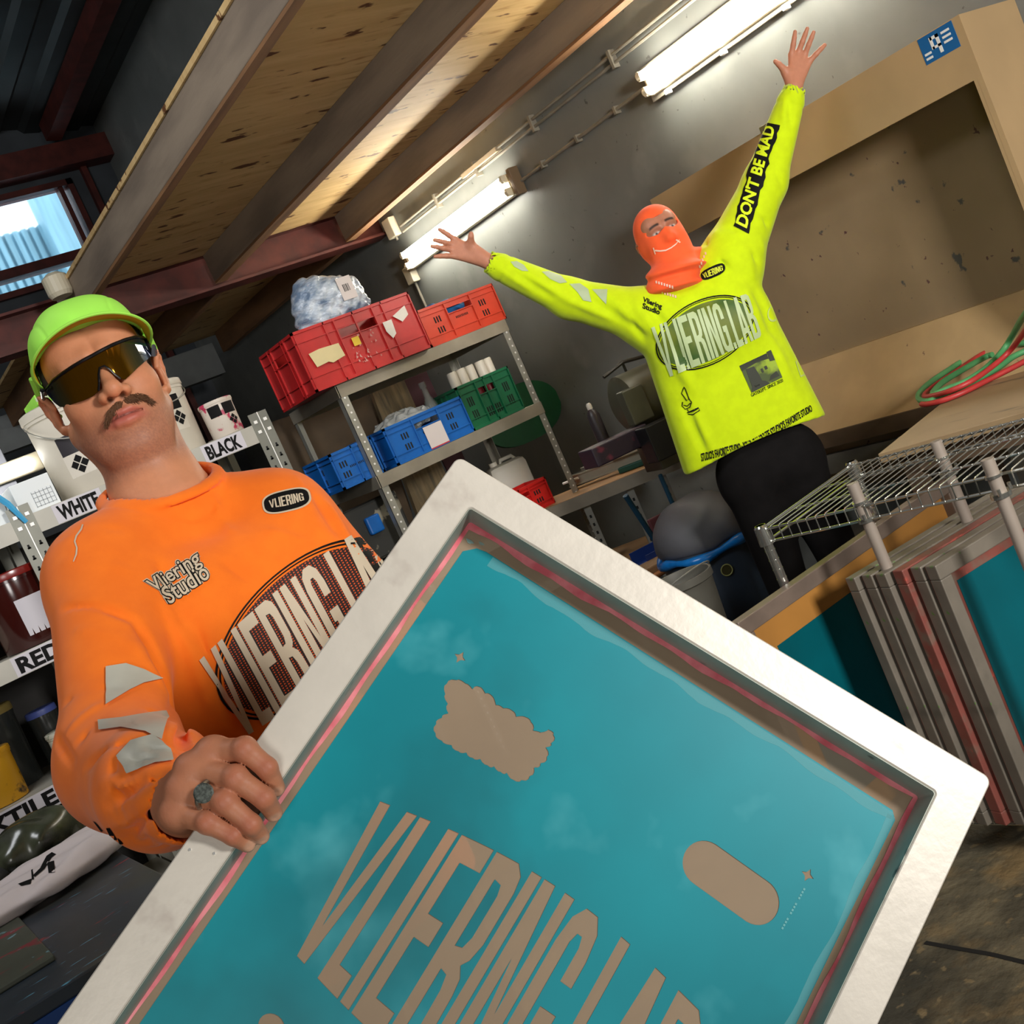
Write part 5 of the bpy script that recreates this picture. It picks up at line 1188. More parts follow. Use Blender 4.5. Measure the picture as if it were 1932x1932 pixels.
o5, d5, L5 = from_px((897, 806), (990, 762), z2); H5 = float(at(958, 689, 'y', float((o5+d5)[1]))[2]-z2)
G5, R5 = crate('green crate with white-capped bottles, right of the blue crates', o5+V3(0, .02, 0), d5, L5, .30, H5, gm, [(.15, .3, 3, .006, H5*.2), (.15, .6, 3, .006, H5*.2), (.85, .3, 3, .006, H5*.2), (.85, .6, 3, .006, H5*.2), (.5, .25, 7, .006, H5*.2)])
bw = mat('white_cap_plastic', (224, 216, 200), .4); br_ = mat('red_bottle_label', (150, 34, 44), .4); by_ = mat('yellow_tub', (220, 190, 40), .5)
def bottle(label, c, r, h, mb, mc, group, neck=.55):
    t = thing('bottle', label, 'bottle', c, group)
    MB().lathe(c, [(r*.95, 0), (r, .01), (r, h*.55), (r*.85, h*.62), (r*neck, h*.66), (r*neck, h*.68)], 16).build('bottle_body', mb, t, 40); MB().lathe(c+V3(0, 0, h*.66), [(r*.96, 0), (r, .004), (r, h*.32), (r*.9, h*.34)], 16).build('bottle_cap', mc, t, 40)
for i, (fx, fy, mb, lb) in enumerate(((.10, .06, bw, 'leftmost white-capped bottle in the green crate'), (.30, .06, bw, 'white-capped bottle next to the leftmost in the green crate'), (.52, .07, br_, 'white-capped bottle with a red label in the middle of the green crate'), (.74, .06, br_, 'tall white-capped bottle with a red body in the green crate'), (.93, .07, br_, 'rightmost white-capped bottle with a red body in the green crate'))):
    bottle(lb, o5+V3(0, .02, 0)+R5@V3(L5*fx*.86+.02, fy, .008), .0245, H5*1.30, mb, bw, 'capped bottles in the green crate')
MB().lathe(o5+V3(0, .02, 0)+R5@V3(L5*.45, .2, .01), [(.06, 0), (.065, H5*.8), (.06, H5*.82)], 18).build('yellow_tub', by_).__setitem__('label', 'yellow tub inside the green crate behind the bottles'); bpy.data.objects['yellow_tub']['category'] = 'tub'
vb = o3+R3@V3(L3*.95, .22, H3*.6); m_clearb = mat('clear_bottle', (200, 206, 200), .08, alpha=.4, spec=1)
tag(MB().lathe(vb, [(.03, 0), (.036, .05), (.03, .09), (.016, .13), (.013, .17), (.018, .175), (.016, .20)], 16).build('glass_flask', m_clearb, None, 50), 'clear pear-shaped bottle between the blue and green crates', 'bottle')
# lower shelf: white canisters and a small red crate
z3 = RZ[2]+.001
zr = float(dep(1010, 950, 4.3)[2])
c = at(962, 903, 'y', RY0+.28); jc = thing('jerrycan', 'cloudy white plastic canister behind the small bright red crate', 'canister', c-V3(0, 0, .12)); b = MB(rz(-.3), c); b.box(-.10, .10, -.07, .07, RZ[2]-c[2]+.002, .085, .03); b.build('canister_body', mat('cloudy_white_plastic', (206, 202, 188), .45, var=.05), jc, 40)
b = MB(rz(-.3), c); b.cyl((-.05, 0, .06), (-.05, 0, .105), .02); b.build('screw_cap', bw, jc, 40); b = MB(rz(-.3), c); b.tube([(-.02, 0, .07), (-.01, 0, .10), (.05, 0, .10), (.07, 0, .07)], .01); b.build('handle', mat('cloudy_white_plastic', (206, 202, 188)), jc, 40)
o6 = at(955, 965, 'z', z3); d6 = at(1046, 945, 'z', z3)-o6; L6 = float(np.linalg.norm(d6)); y6 = float((o6+d6)[1])
cR = at(1043, 942, 'y', RY0+.02); cl6 = at(940, 985, 'y', RY0+.02); L6 = float(np.linalg.norm(cR-cl6)); dd = cR-cl6; dd[2] = 0; o6 = cR-nrm(dd)*L6; o6[2] = z3
crate('small bright red crate on the lower shelf below the green crate', o6, dd, L6, .17, .135, P('bright_red_plastic', (206, 34, 30)), SL3(.13))
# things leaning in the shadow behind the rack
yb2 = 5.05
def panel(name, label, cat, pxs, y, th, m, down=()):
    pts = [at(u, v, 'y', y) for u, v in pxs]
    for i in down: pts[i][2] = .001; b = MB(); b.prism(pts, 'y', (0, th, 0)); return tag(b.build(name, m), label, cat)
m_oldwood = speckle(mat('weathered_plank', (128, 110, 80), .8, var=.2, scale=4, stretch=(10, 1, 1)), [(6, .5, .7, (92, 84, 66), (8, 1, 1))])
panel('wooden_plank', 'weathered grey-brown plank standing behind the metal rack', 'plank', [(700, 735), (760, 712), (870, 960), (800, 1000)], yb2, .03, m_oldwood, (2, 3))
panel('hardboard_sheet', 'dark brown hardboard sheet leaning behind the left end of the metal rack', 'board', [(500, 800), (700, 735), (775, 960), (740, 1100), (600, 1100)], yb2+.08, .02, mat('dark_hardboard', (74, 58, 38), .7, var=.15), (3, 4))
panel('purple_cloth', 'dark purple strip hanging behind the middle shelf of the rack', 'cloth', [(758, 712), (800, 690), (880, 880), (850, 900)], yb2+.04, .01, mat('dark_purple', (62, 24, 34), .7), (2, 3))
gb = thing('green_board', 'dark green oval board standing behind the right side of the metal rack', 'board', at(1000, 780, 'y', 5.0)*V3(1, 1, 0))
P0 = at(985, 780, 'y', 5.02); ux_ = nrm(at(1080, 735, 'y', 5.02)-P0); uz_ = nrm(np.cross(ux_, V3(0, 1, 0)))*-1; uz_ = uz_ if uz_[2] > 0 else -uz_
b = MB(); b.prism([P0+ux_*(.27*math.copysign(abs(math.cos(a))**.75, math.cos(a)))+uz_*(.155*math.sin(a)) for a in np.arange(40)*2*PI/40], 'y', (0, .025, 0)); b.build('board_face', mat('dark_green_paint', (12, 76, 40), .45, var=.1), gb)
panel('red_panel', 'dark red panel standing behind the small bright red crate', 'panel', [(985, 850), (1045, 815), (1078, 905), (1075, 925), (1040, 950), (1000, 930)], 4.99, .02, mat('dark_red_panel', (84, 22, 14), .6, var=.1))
panel('grey_sheet', 'grey plastic sheet leaning on the wall right of the metal rack', 'sheet', [(1050, 790), (1090, 745), (1150, 900), (1100, 930)], 4.8, .02, mat('grey_sheet', (120, 126, 128), .5, var=.1))
tcp = at(700, 990, 'y', RY0+.2); tc = thing('tool_case', 'dark case with blue parts on the lower shelf of the rack, beside the orange sleeve', 'case', tcp); b = MB(rz(0), tcp); b.box(-.15, .15, -.06, .06, RZ[2]-tcp[2]+.12, .10, .012); b.build('case_body', mat('camouflage_dark', (40, 40, 36), .6, col2=(140, 134, 116), scale=11, ramp=(.56, .6)), tc)
b = MB(rz(0), tcp+V3(-.02, -.06, -.0)); b.box(-.035, .035, -.03, .0, -.04, .04, .008); b.build('blue_part', bm_, tc); b = MB(rz(0), V3(tcp[0], tcp[1], RZ[2]+.061)); b.box(-.17, .17, -.08, .08, -.06, .055, .006); tag(b.build('black_box', mat('black_box', (22, 22, 24), .5)), 'flat black box under the dark case on the lower shelf of the rack', 'box')
# ---- workbench by the grey wall
BZt = .90; B0, B1 = at(1036, 957, 'z', BZt), at(1310, 846, 'z', BZt); bd = nrm(B1-B0); bn = V3(-bd[1], bd[0], 0); bn = bn if bn[0] > 0 else -bn
wb = thing('workbench', 'cluttered workbench with a galvanised front edge along the grey wall', 'workbench', (3.1, 3.8, 0))
e1 = B1+bd*.35; top_ = [B0-bd*.10, e1, e1+bn*.38, B0-bd*.10+bn*.38]
b = MB(); b.prism([p-V3(0, 0, .02) for p in top_], 'z', (0, 0, .02)); b.build('bench_top', mat('worn_bench_wood', (158, 120, 78), .65, var=.2, scale=5), wb)
b = MB(); b.prism([B0-bd*.1-V3(0, 0, .06), e1-V3(0, 0, .06), e1-V3(0, 0, .002), B0-bd*.1-V3(0, 0, .002)], 'y', -bn*.004); b.build('front_lip', m_zinc_d, wb)
pb = at(1137, 930, 'z', .86); 
for q, s in ((.36, 0), (.90, 0), (1.3, 0)):
    p0 = B0+bd*q*.40+bn*.01; b = MB(np.stack([bd, bn, BZ], 1), V3(p0[0], p0[1], 0)); b.box(0, .034, 0, .002, 0, BZt-.06); b.box(0, .002, 0, .034, 0, BZt-.06); b.cm = 1; z = .3
    while z < .82: b.box(.012, .022, -.0012, 0, z, z+.014); z += .04
    b.build('bench_leg', None, wb, mats=[m_zinc, m_slot])
b = MB(); b.prism([p-V3(0, 0, .37) for p in top_], 'z', (0, 0, .02)); b.build('under_shelf', mat('worn_bench_wood', (158, 120, 78)), wb)
def on_bench(px, py, h=0.0): return at(px, py, 'z', BZt+h)
RB = np.stack([bd, bn, BZ], 1)
ra_ = thing('clamp_rail', 'long silver clamping rail with green handles on the workbench', 'clamp', on_bench(1150, 925)); p0 = on_bench(1078, 928); p1 = on_bench(1240, 868)
dr = nrm(p1-p0); dn = V3(-dr[1], dr[0], 0); RRl = np.stack([dr, dn if dn@bn > 0 else -dn, BZ], 1); ml_ = mat('brushed_rail', (176, 170, 152), .35, metal=.4, var=.08)
b = MB(RRl, p0+V3(0, 0, .02)); LL = float(np.linalg.norm(p1-p0)); b.box(0, LL, .02, .06, 0, .050, .003); b.box(0, LL, .015, .065, .042, .050, .001); b.box(0, LL, .0, .03, .0, .006); b.build('rail_body', ml_, ra_)
b = MB(RRl, p0+V3(0, 0, .02)); b.cyl((-.03, .01, .03), (.06, .01, .03), .006); b.build('rail_rod', m_stud, ra_, 30); b = MB(RRl, p0+V3(0, 0, .02)); b.box(LL*.55, LL*.92, -.005, .075, .05, .095, .004); b.build('clamp_head', mat('clamp_head_grey', (178, 168, 142), .5, var=.08), ra_)
b = MB(RRl, p0+V3(0, 0, .02)); b.box(LL*.6, LL*.9, -.03, .0, -.018, .01, .006); b.cyl((LL*.95, -.03, -.005), (LL*.95, .01, -.005), .02); b.build('green_handle', mat('dark_green_handle', (24, 74, 60), .45), ra_)
# drum fan on a box
dc = dep(1225, 742, 4.82); fan = thing('drum_blower', 'dark olive drum blower with a tube handle on the workbench behind the yellow shirt', 'blower', dc-V3(0, 0, .15)); m_ol = mat('dark_olive_metal', (84, 84, 66), .45, var=.12)
ax = RT*.94+FW*.33; ax[2] = 0; ax = nrm(ax)
b = MB(); b.cyl(dc-ax*.13, dc+ax*.16, .125, .125, 32); b.cyl(dc-ax*.15, dc-ax*.13, .09, .125, 32); b.build('drum', m_ol, fan, 30)
b = MB(); b.tube([dc-ax*.17+V3(0, 0, .14)+FW*-.02, dc-ax*.06+V3(0, 0, .165)-FW*.02, dc+ax*.1+V3(0, 0, .145)], .008, 8); b.tube([dc-ax*.06+V3(0, 0, .165), dc-ax*.06+V3(0, 0, .12)], .006, 6); b.build('handle', mat('dark_handle', (44, 40, 34), .5), fan, 40)
b = MB(np.stack([ax, np.cross(BZ, ax), BZ], 1), dc-ax*.10-FW*.11); b.box(-.05, .05, -.03, .03, -.10, .05, .006); b.cm = 0; b.build('control_box', m_ol, fan)
b = MB(); b.tube([dc-ax*.13-V3(0, 0, .10)-FW*.1, dc-ax*.16-V3(0, 0, .19)-FW*.1, dc-ax*.05-V3(0, 0, .22)-FW*.1, dc+ax*.1-V3(0, 0, .16)-FW*.1], .006, 6); b.build('cable', m_blk, fan, 40)
b = MB(np.stack([ax, np.cross(BZ, ax), BZ], 1), dc-V3(0, 0, .125)); b.box(-.12, .16, -.08, .08, BZt-dc[2]+.126, 0, .004); b.build('base_frame', m_ol, fan)
cz = dep(1128, 805, 4.80); sc_ = thing('spray_can', 'dark spray can with a white nozzle standing left of the drum blower', 'spray can', cz-V3(0, 0, .1))
b = MB(); b.lathe(cz-V3(0, 0, .10), [(.027, 0), (.028, .01), (.028, .15), (.02, .17), (.012, .18)], 18); b.build('can_body', mat('dark_can', (58, 50, 52), .4, var=.1), sc_, 40); b = MB(); b.lathe(cz+V3(0, 0, .08), [(.012, 0), (.012, .02), (.007, .028)], 12); b.build('nozzle', bw, sc_, 40)
b = MB(np.stack([ax, np.cross(BZ, ax), BZ], 1), dep(1158, 842, 4.64)); b.box(-.13, .14, -.07, .07, -.045, .035, .005); tag(b.build('paint_box', speckle(mat('dark_purple_box', (52, 40, 54), .5), [(14, .6, .7, (120, 50, 70), (1, 1, 1))])), 'dark box spattered with purple paint under the drum blower', 'box')
b = MB(np.stack([ax, np.cross(BZ, ax), BZ], 1), on_bench(1128, 900)+bn*.05); b.box(-.06, .08, -.04, .05, .001, .07, .003); tag(b.build('steel_block', mat('pale_steel_block', (150, 146, 134), .5, var=.1)), 'pale steel block at the left end of the workbench', 'block')
b = MB(RB, on_bench(1252, 862)+bn*.03); b.prism([(-.05, 0, .001), (.07, 0, .001), (-.03, 0, .055)], 'y', (0, .06, 0)); tag(b.build('yellow_sponge', mat('mustard_yellow', (196, 146, 30), .7)), 'mustard yellow wedge lying on the bench right of the clamp rail', 'wedge')
b = MB(np.stack([ax, np.cross(BZ, ax), BZ], 1), dep(1266, 812, 4.60)); b.box(-.13, .09, -.05, .05, -.09, .06, .005); tag(b.build('black_crate', mat('black_box', (22, 22, 24), .5)), 'black box on the workbench against the yellow shirt', 'box')
# below the bench
zs = .42
def boxat(name, label, cat, px, py, t_, sx, sy, sz, m, rot=0.0, ch=.006, tilt=None):
    c = dep(px, py, t_*1.15); sx, sy, sz = sx*1.12, sy*1.12, sz*1.12; c[2] = .551+sz+.001; R = np.stack([ax, np.cross(BZ, ax), BZ], 1)@rz(rot); 
    if tilt is not None: a_ = tilt; R = R@np.array([[math.cos(a_), 0, math.sin(a_)], [0, 1, 0], [-math.sin(a_), 0, math.cos(a_)]])
    b = MB(R, c); b.box(-sx, sx, -sy, sy, -sz, sz, ch); o = b.build(name, m); return tag(o, label, cat)
bb_ = mat('deep_blue_plastic', (34, 62, 132), .4, var=.08)
sp_ = thing('dustpan', 'deep blue long-handled scoop lying under the workbench', 'dustpan', dep(1245, 1020, 4.75)); R = np.stack([ax, np.cross(BZ, ax), BZ], 1); c = dep(1245, 1012, 4.75); c[2] = .551+.05
b = MB(R, c); b.box(-.13, .11, -.07, .07, -.028, -.022); b.box(-.13, .11, -.075, -.07, -.028, .02); b.box(.105, .11, -.07, .07, -.028, .03); b.box(-.13, .11, .07, .075, -.028, .03); b.build('scoop', bb_, sp_)
b = MB(); b.tube([c+V3(0, 0, 0)-ax*.02, dep(1180, 935, 4.6)], .012, 8); b.build('handle', mat('dark_teal_handle', (16, 66, 92), .5), sp_, 40)
boxat('pink_panel', 'dusty pink panel standing under the workbench', 'panel', 1248, 955, 4.3, .08, .01, .07, mat('dusty_pink_panel', (112, 58, 62), .6, var=.15))
boxat('blue_rail', 'blue upright bar under the workbench', 'bar', 1262, 935, 4.15, .008, .008, .15, mat('dark_teal_handle', (16, 66, 92)), tilt=0)
boxat('wood_offcut', 'pale wood offcut under the blue scoop', 'offcut', 1250, 1052, 4.0, .15, .06, .02, mat('pale_offcut', (150, 118, 82), .7, var=.1))
boxat('wood_offcut', 'small orange-brown wood piece in front of the pale offcut', 'offcut', 1232, 1055, 3.9, .06, .02, .008, mat('orange_wood', (176, 112, 60), .7, var=.1), rot=.3)
# blue barrel with a grey cover and a bucket
bc = dep(1352, 1075, 4.35); R3b = V3(bc[0], bc[1], 0); brl = thing('barrel', 'dark blue barrel with a grey cover and blue film behind the chrome rack', 'barrel', R3b)
br0 = .185; zt_b = float(dep(1330, 1035, 4.2)[2])
b = MB(); b.lathe(R3b, [(br0*.92, .0), (br0, .03), (br0, zt_b-.03), (br0*.95, zt_b)], 36); b.build('barrel_body', mat('dark_blue_barrel', (34, 46, 60), .5, var=.1), brl, 40)
def cov(W): q = W-(R3b+V3(0, 0, zt_b)); d = d_ell(q, (0, 0, .03), (.185, .185, .16)); d = smax(d, -(q[:, 2]+.01), .02); return d-.004*np.sin(q[:, 0]*40+2*np.sin(q[:, 2]*30))
sdf_obj('grey_cover', cov, R3b+V3(-.25, -.25, zt_b-.05), R3b+V3(.25, .25, zt_b+.25), .009, mat('grey_cover', (84, 84, 88), .6, var=.08), brl)  # grey darkened in colour for the shade of the screen frames
b = MB(); pts = [R3b+V3((br0+.006+.003*math.sin(k*.9))*math.cos(k*PI/20), (br0+.006+.003*math.sin(k*.9))*math.sin(k*PI/20), zt_b-.02+.007*math.sin(k*.7)) for k in range(40)]; b.tube(pts, [.017+.005*math.sin(k*1.1) for k in range(40)], 8, True); b.build('blue_film', mat('blue_film', (14, 104, 178), .25, var=.2, scale=20), brl, True)
cq = R3b+nrm((CAM-R3b)*V3(1, 1, 0)+V3(.9, 0, 0))*(br0+.0); cq[2] = float(dep(1398, 1065, 4.15)[2]); nrmq = nrm((cq-R3b)*V3(1, 1, 0))
b = MB(); b.cyl(cq-nrmq*.002, cq+nrmq*.003, .021, n=24); b.build('round_sticker', mat('sticker_dark', (60, 56, 24), .5), brl); b = MB(); b.tube([cq+nrmq*.003+.021*(math.cos(a)*np.cross(nrmq, BZ)+math.sin(a)*BZ) for a in np.arange(24)*PI/12], .0022, 6, True); b.build('sticker_ring', mat('sticker_ring', (150, 150, 90), .5), brl)
kc = dep(1290, 1105, 3.9); kz = float(dep(1290, 1085, 3.9)[2]); bk = thing('bucket', 'grey-white bucket standing in front of the dark blue barrel', 'bucket', V3(kc[0], kc[1], 0))
b = MB(); b.lathe(V3(kc[0], kc[1], kz-.30), [(.085, 0), (.105, .27), (.112, .275), (.112, .30), (.104, .30), (.10, .27), (.08, .02)], 30); b.build('bucket_body', mat('shaded_white_bucket', (112, 110, 100), .5, var=.08), bk, 40)  # white toned down in colour for the shade behind the rack
b = MB(); b.tube([V3(kc[0], kc[1], kz-.02)+V3(.112*math.cos(a), .112*math.sin(a)*.98, .0)+V3(0, 0, -.05*math.sin(a)) for a in np.linspace(PI, 2*PI, 14)], .003, 6); b.build('bucket_handle', m_zinc, bk, 40)
st = MB().box(kc[0]-.16, kc[0]+.14, kc[1]-.13, kc[1]+.16, 0, kz-.30, .006).build('low_plinth', mat('dark_hardboard', (74, 58, 38))); tag(st, 'low dark stand under the grey-white bucket', 'stand')
# ================================================================== CHROME WIRE RACK AND SCREENS
m_chrome = mat('chrome_wire', (206, 206, 198), .18, metal=.9)
WZ = .90; wa = at(1437, 1000, 'z', WZ); wb_ = at(1932, 884, 'z', WZ); wd_ = nrm(wb_-wa); ws = V3(-wd_[1], wd_[0], 0); ws = ws if ws[0] > 0 else -ws
WL = 1.22; WW = float(np.linalg.norm((at(1593, 882, 'z', WZ)-wa)@ws)) if False else float((at(1593, 882, 'z', WZ)-wa)@ws)
WRk = np.stack([wd_, ws, BZ], 1); wr_ = thing('wire_rack', 'chrome wire shelf rack standing over the leaning screens', 'shelf', V3(wa[0], wa[1], 0))
for z in (WZ, .098):
    zl = -.032 if z > .5 else -.004
    b = MB(WRk, V3(wa[0], wa[1], z)); r = .0028
    for y in (0, WW): b.tube([(0, y, 0), (WL, y, 0)], .0034, 6); b.tube([(0, y, zl), (WL, y, zl)], .0034, 6)
    for x in (0, WL): b.tube([(x, 0, 0), (x, WW, 0)], .0034, 6); b.tube([(x, 0, zl), (x, WW, zl)], .0034, 6)
    for f in (.33, .66): b.tube([(0, WW*f, -.004), (WL, WW*f, -.004)], .003, 6)
    n = 46
    for i in range(n+1):
        x = WL*i/n; b.tube([(x, -.002, zl), (x, -.002, .002), (x, .004, .004), (x, WW-.004, .004), (x, WW+.002, .002), (x, WW+.002, zl)], .0016, 5)
    b.build('wire_shelf', m_chrome, wr_, 50)
for (x, y) in ((0, 0), (0, WW), (WL, 0), (WL, WW)):
    b = MB(WRk, V3(wa[0], wa[1], 0)); b.cyl((x, y, .06), (x, y, WZ+.012), .0125, n=18); z = .12
    while z < WZ-.05: b.cyl((x, y, z), (x, y, z+.0015), .0132, n=18); z += .025
    pst = b.build('post', m_chrome, wr_, 30); b = MB(WRk, V3(wa[0], wa[1], 0)); b.lathe((x, y, WZ-.038), [(.019, 0), (.017, .045), (.0135, .05)], 18); b.build('collar', m_chrome, pst, 30)
    b = MB(WRk, V3(wa[0], wa[1], 0)); b.cyl((x-.008, y, .028), (x+.008, y, .028), .028, n=18); b.build('caster', m_blk, pst, 30)
m_pvc = mat('grey_pvc_tube', (150, 138, 126), .45, var=.05)
def tube_thing(label, px, py, zt_, zb, lay=None):
    p = at(px, py, 'z', zt_); t = thing('divider_tube', label, 'tube', V3(p[0], p[1], zb), 'grey plastic divider tubes in the wire rack')
    MB().cyl(V3(p[0], p[1], zb), V3(p[0], p[1], zt_), .0135, n=18).build('tube_body', m_pvc, t, 30)
    for za, zb2, r3 in ((WZ-.038, WZ-.028, .021), (WZ+.005, WZ+.011, .018)): b = MB(); b.cyl(V3(p[0], p[1], za), V3(p[0], p[1], zb2), r3, n=18); b.build('clamp_collar', m_chrome, t, 30)
    for dx in (-.02, .02): MB().cyl(V3(p[0]+dx, p[1]-.012, WZ-.03), V3(p[0]+dx, p[1]-.012, WZ-.016), .004, n=8).build('clamp_bolt', m_chrome, t, 30)
tube_thing('front grey tube standing through the wire shelf nearest its chrome corner', 1608, 912, .955, .14)
tube_thing('front grey tube through the wire shelf, further right along its edge', 1862, 866, .945, .14)
tube_thing('rear grey tube standing through the middle of the wire shelf', 1765, 832, .95, .14)
# screens stacked upright in the rack
m_oldalu = speckle(mat('used_aluminium', (124, 116, 104), .5, metal=.2, var=.12, scale=9), [(12, .55, .75, (92, 88, 78), (1, 1, 1)), (26, .70, .73, (96, 130, 66), (1, 1, 1))])
m_stain = speckle(mat('red_stained_aluminium', (138, 76, 66), .5, metal=.1, var=.12, scale=12), [(18, .5, .7, (120, 104, 90), (1, 1, 1)), (22, .62, .72, (196, 84, 70), (1, 1, 1))])
m_teal2 = mat('dark_teal_mesh', (0, 92, 102), .35, var=.12, scale=3); m_ochre = mat('ochre_mesh', (176, 122, 56), .5, var=.1, scale=4)
def screen(label, tl, ux, L, H, th, m, mm, margin=None, p=.034, zlow=None, back=.0, grp='used screens standing upright in the wire rack', mesh_m2=None):
    ux = nrm(ux*V3(1, 1, 0)); n_ = V3(-ux[1], ux[0], 0); n_ = n_ if n_@FW > 0 else -n_
    R = np.stack([ux, n_, BZ], 1); t = thing('screen', label, 'screen', V3(tl[0], tl[1], tl[2]-H), grp)
    for nm, (x0, x1, z0, z1), mt in (('top_bar', (0, L, -p, 0), m), ('bottom_bar', (0, L, -H, -H+p), m), ('side_bar', (0, p, -H+p, -p), m), ('side_bar', (L-p, L, -H+p, -p), m)):
        b = MB(R, tl); b.box(x0, x1, 0, th, z0, z1, .0025); b.cm = 1; b.box(x0+.001, x1-.001, th*.80, th+.0006, z0+.001, z1-.001); b.build(nm, None, t, mats=[mt, m_stain])
    b = MB(R, tl); b.box(p-.002, L-p+.002, th-.004, th-.003, -H+p-.002, -p+.002); b.build('mesh', mm, t)
    if margin:
        b = MB(R, tl); b.box(p+margin, L-p-margin, th-.0055, th-.0042, -H+p+margin, -p-margin); b.build('emulsion', mesh_m2 or m_teal2, t)
    return t
zt0 = .745
S0 = at(1611, 1091, 'z', zt0); S1 = at(1932, 899, 'z', zt0); sd = nrm(S1-S0); sn = V3(-sd[1], sd[0], 0); sn = sn if sn@FW < 0 else -sn
Se = at(1788, 1066, 'z', zt0); tot = float((Se-S0)@sn); off = float((Se-S0)@sd)
SH_ = .640
labs = ['rearmost of the stacked screens in the wire rack', 'second screen from the back of the stack in the wire rack', 'third screen from the back of the stack, with green scribbles', 'fourth screen from the back of the stack, red-edged', 'fifth screen from the back of the stack, dark grey', 'front screen of the stack with a bright teal stencil']
for i in range(6):
    f = i/5.0; tl = S0+sn*(tot*f*.86)+sd*(off*f+.004*math.sin(i*2.1)); tl[2] = zt0
    screen(labs[i], tl, sd, .52, SH_-.0005*i, .032, [m_oldalu, m_oldalu, m_oldalu, m_stain, m_oldalu, m_oldalu][i], m_stain if i == 5 else m_teal2, .030 if i == 5 else None)
# the larger screen leaning behind with an ochre margin
zb_ = .76; g0 = at(1392, 1176, 'z', zb_); g1 = at(1700, 962, 'z', zb_)
lrg = screen('large screen with an ochre margin and dark teal stencil behind the stack', g0, g1-g0, .92, .655, .035, mat('dull_grey_aluminium', (128, 112, 100), .45, metal=.25, var=.15, scale=9), m_ochre, .075, p=.038, grp=None)
# ---- table with hoses at the right
m_tbl = speckle(mat('scratched_table_board', (150, 126, 92), .6, var=.08, scale=4), [(7, .60, .68, (70, 62, 50), (1.4, .25, 1))])
TZ_ = .885; ta, tb, tcn = at(1656, 857, 'z', TZ_), at(1932, 777, 'z', TZ_), at(1790, 752, 'z', TZ_)
td = nrm(tb-ta); tn_ = V3(-td[1], td[0], 0); tn_ = tn_ if tn_[0] > 0 else -tn_
tt = thing('work_table', 'brown scratched table beside the booth with coiled hoses on it', 'table', V3(ta[0], ta[1], 0)); RTt = np.stack([td, tn_, BZ], 1)
b = MB(RTt, ta); b.box(0, 1.5, 0, .62, -.028, 0, .002); b.build('table_top', m_tbl, tt)
for (x, y) in ((.03, .05), (1.42, .05), (.03, .55), (1.42, .55)): b = MB(RTt, V3(ta[0], ta[1], 0)); b.box(x, x+.045, y, y+.045, 0, TZ_-.028); b.build('table_leg', mat('dark_wood', (84, 66, 48)), tt)
b = MB(RTt, ta); b.box(.03, 1.45, .05, .07, -.09, -.028); b.build('apron', mat('dark_wood', (84, 66, 48)), tt)
HR_ = 1
m_gh = mat('green_hose', (84, 156, 98), .45, var=.06, scale=20); m_rh = mat('red_hose', (182, 54, 52), .45, var=.06, scale=20)
E7 = lambda u, v: (1680+u/6.44, 500+v/6.44)
def hose(name, label, pts, m, r, z0=.012):
    Q = []
    for (u, v, h) in pts: p = E7(u, v); Q.append(at(p[0], p[1], 'z', TZ_+h))
    # smooth by Catmull-Rom
    S = []
    for i in range(len(Q)-1):
        a, b0, b1, c = Q[max(i-1, 0)], Q[i], Q[i+1], Q[min(i+2, len(Q)-1)]
        for k in range(7): s = k/7; S.append(.5*((2*b0)+(-a+b1)*s+(2*a-5*b0+4*b1-c)*s*s+(-a+3*b0-3*b1+c)*s**3))
    S.append(Q[-1]); return tag(MB().tube(S, r, 10).build(name, m, None, 50), label, 'hose', 'coiled air hoses on the brown table')
hose('hose', 'green hose coiled on the brown table beside the booth', [(1750, 1000, .02), (1500, 1110, .02), (1300, 1250, .014), (1000, 1420, .012), (700, 1560, .012), (480, 1650, .012), (360, 1640, .012), (350, 1560, .014), (480, 1430, .016), (700, 1280, .018), (950, 1120, .02), (1200, 980, .022), (1400, 920, .024), (1560, 960, .024), (1750, 900, .024)], m_gh, .0098)
hose('hose', 'second loop of green hose rising to the right edge over the coil', [(1800, 380, .26), (1600, 650, .16), (1480, 860, .09), (1350, 1060, .05), (1150, 1260, .036), (900, 1420, .03), (700, 1500, .028), (560, 1560, .026), (520, 1545, .026), (640, 1420, .028), (900, 1260, .03), (1150, 1120, .03), (1240, 1090, .03)], m_gh, .0098)
hose('hose', 'red hose lying along the underside of the green coil', [(1800, 1080, .014), (1500, 1240, .012), (1200, 1390, .010), (900, 1540, .010), (650, 1640, .010), (450, 1690, .010), (380, 1690, .010)], m_rh, .0088)
hose('hose', 'red hose inside the green loop rising to the right edge', [(1800, 560, .2), (1620, 820, .12), (1480, 1010, .07), (1280, 1200, .045), (1000, 1400, .035), (720, 1530, .03), (460, 1600, .02), (420, 1570, .02), (560, 1450, .022), (800, 1290, .024), (1100, 1090, .026), (1330, 990, .028)], m_rh, .0084)
sb = at(1922, 645, 'z', TZ_); sb = sb+V3(0, -.0, 0); spb = thing('spray_bottle', 'clear spray bottle with a white trigger and dark red collar at the right edge', 'bottle', sb); rr_ = 1.0
b = MB(); b.lathe(sb+V3(0, 0, .002), [(.036, 0), (.038, .01), (.038, .09), (.026, .13), (.015, .15)], 20); b.build('bottle_body', m_clearb, spb, 40); b = MB(); b.lathe(sb+V3(0, 0, .15), [(.017, 0), (.018, .022), (.015, .024)], 16); b.build('collar', mat('dark_red_collar', (140, 20, 28), .4), spb, 40)
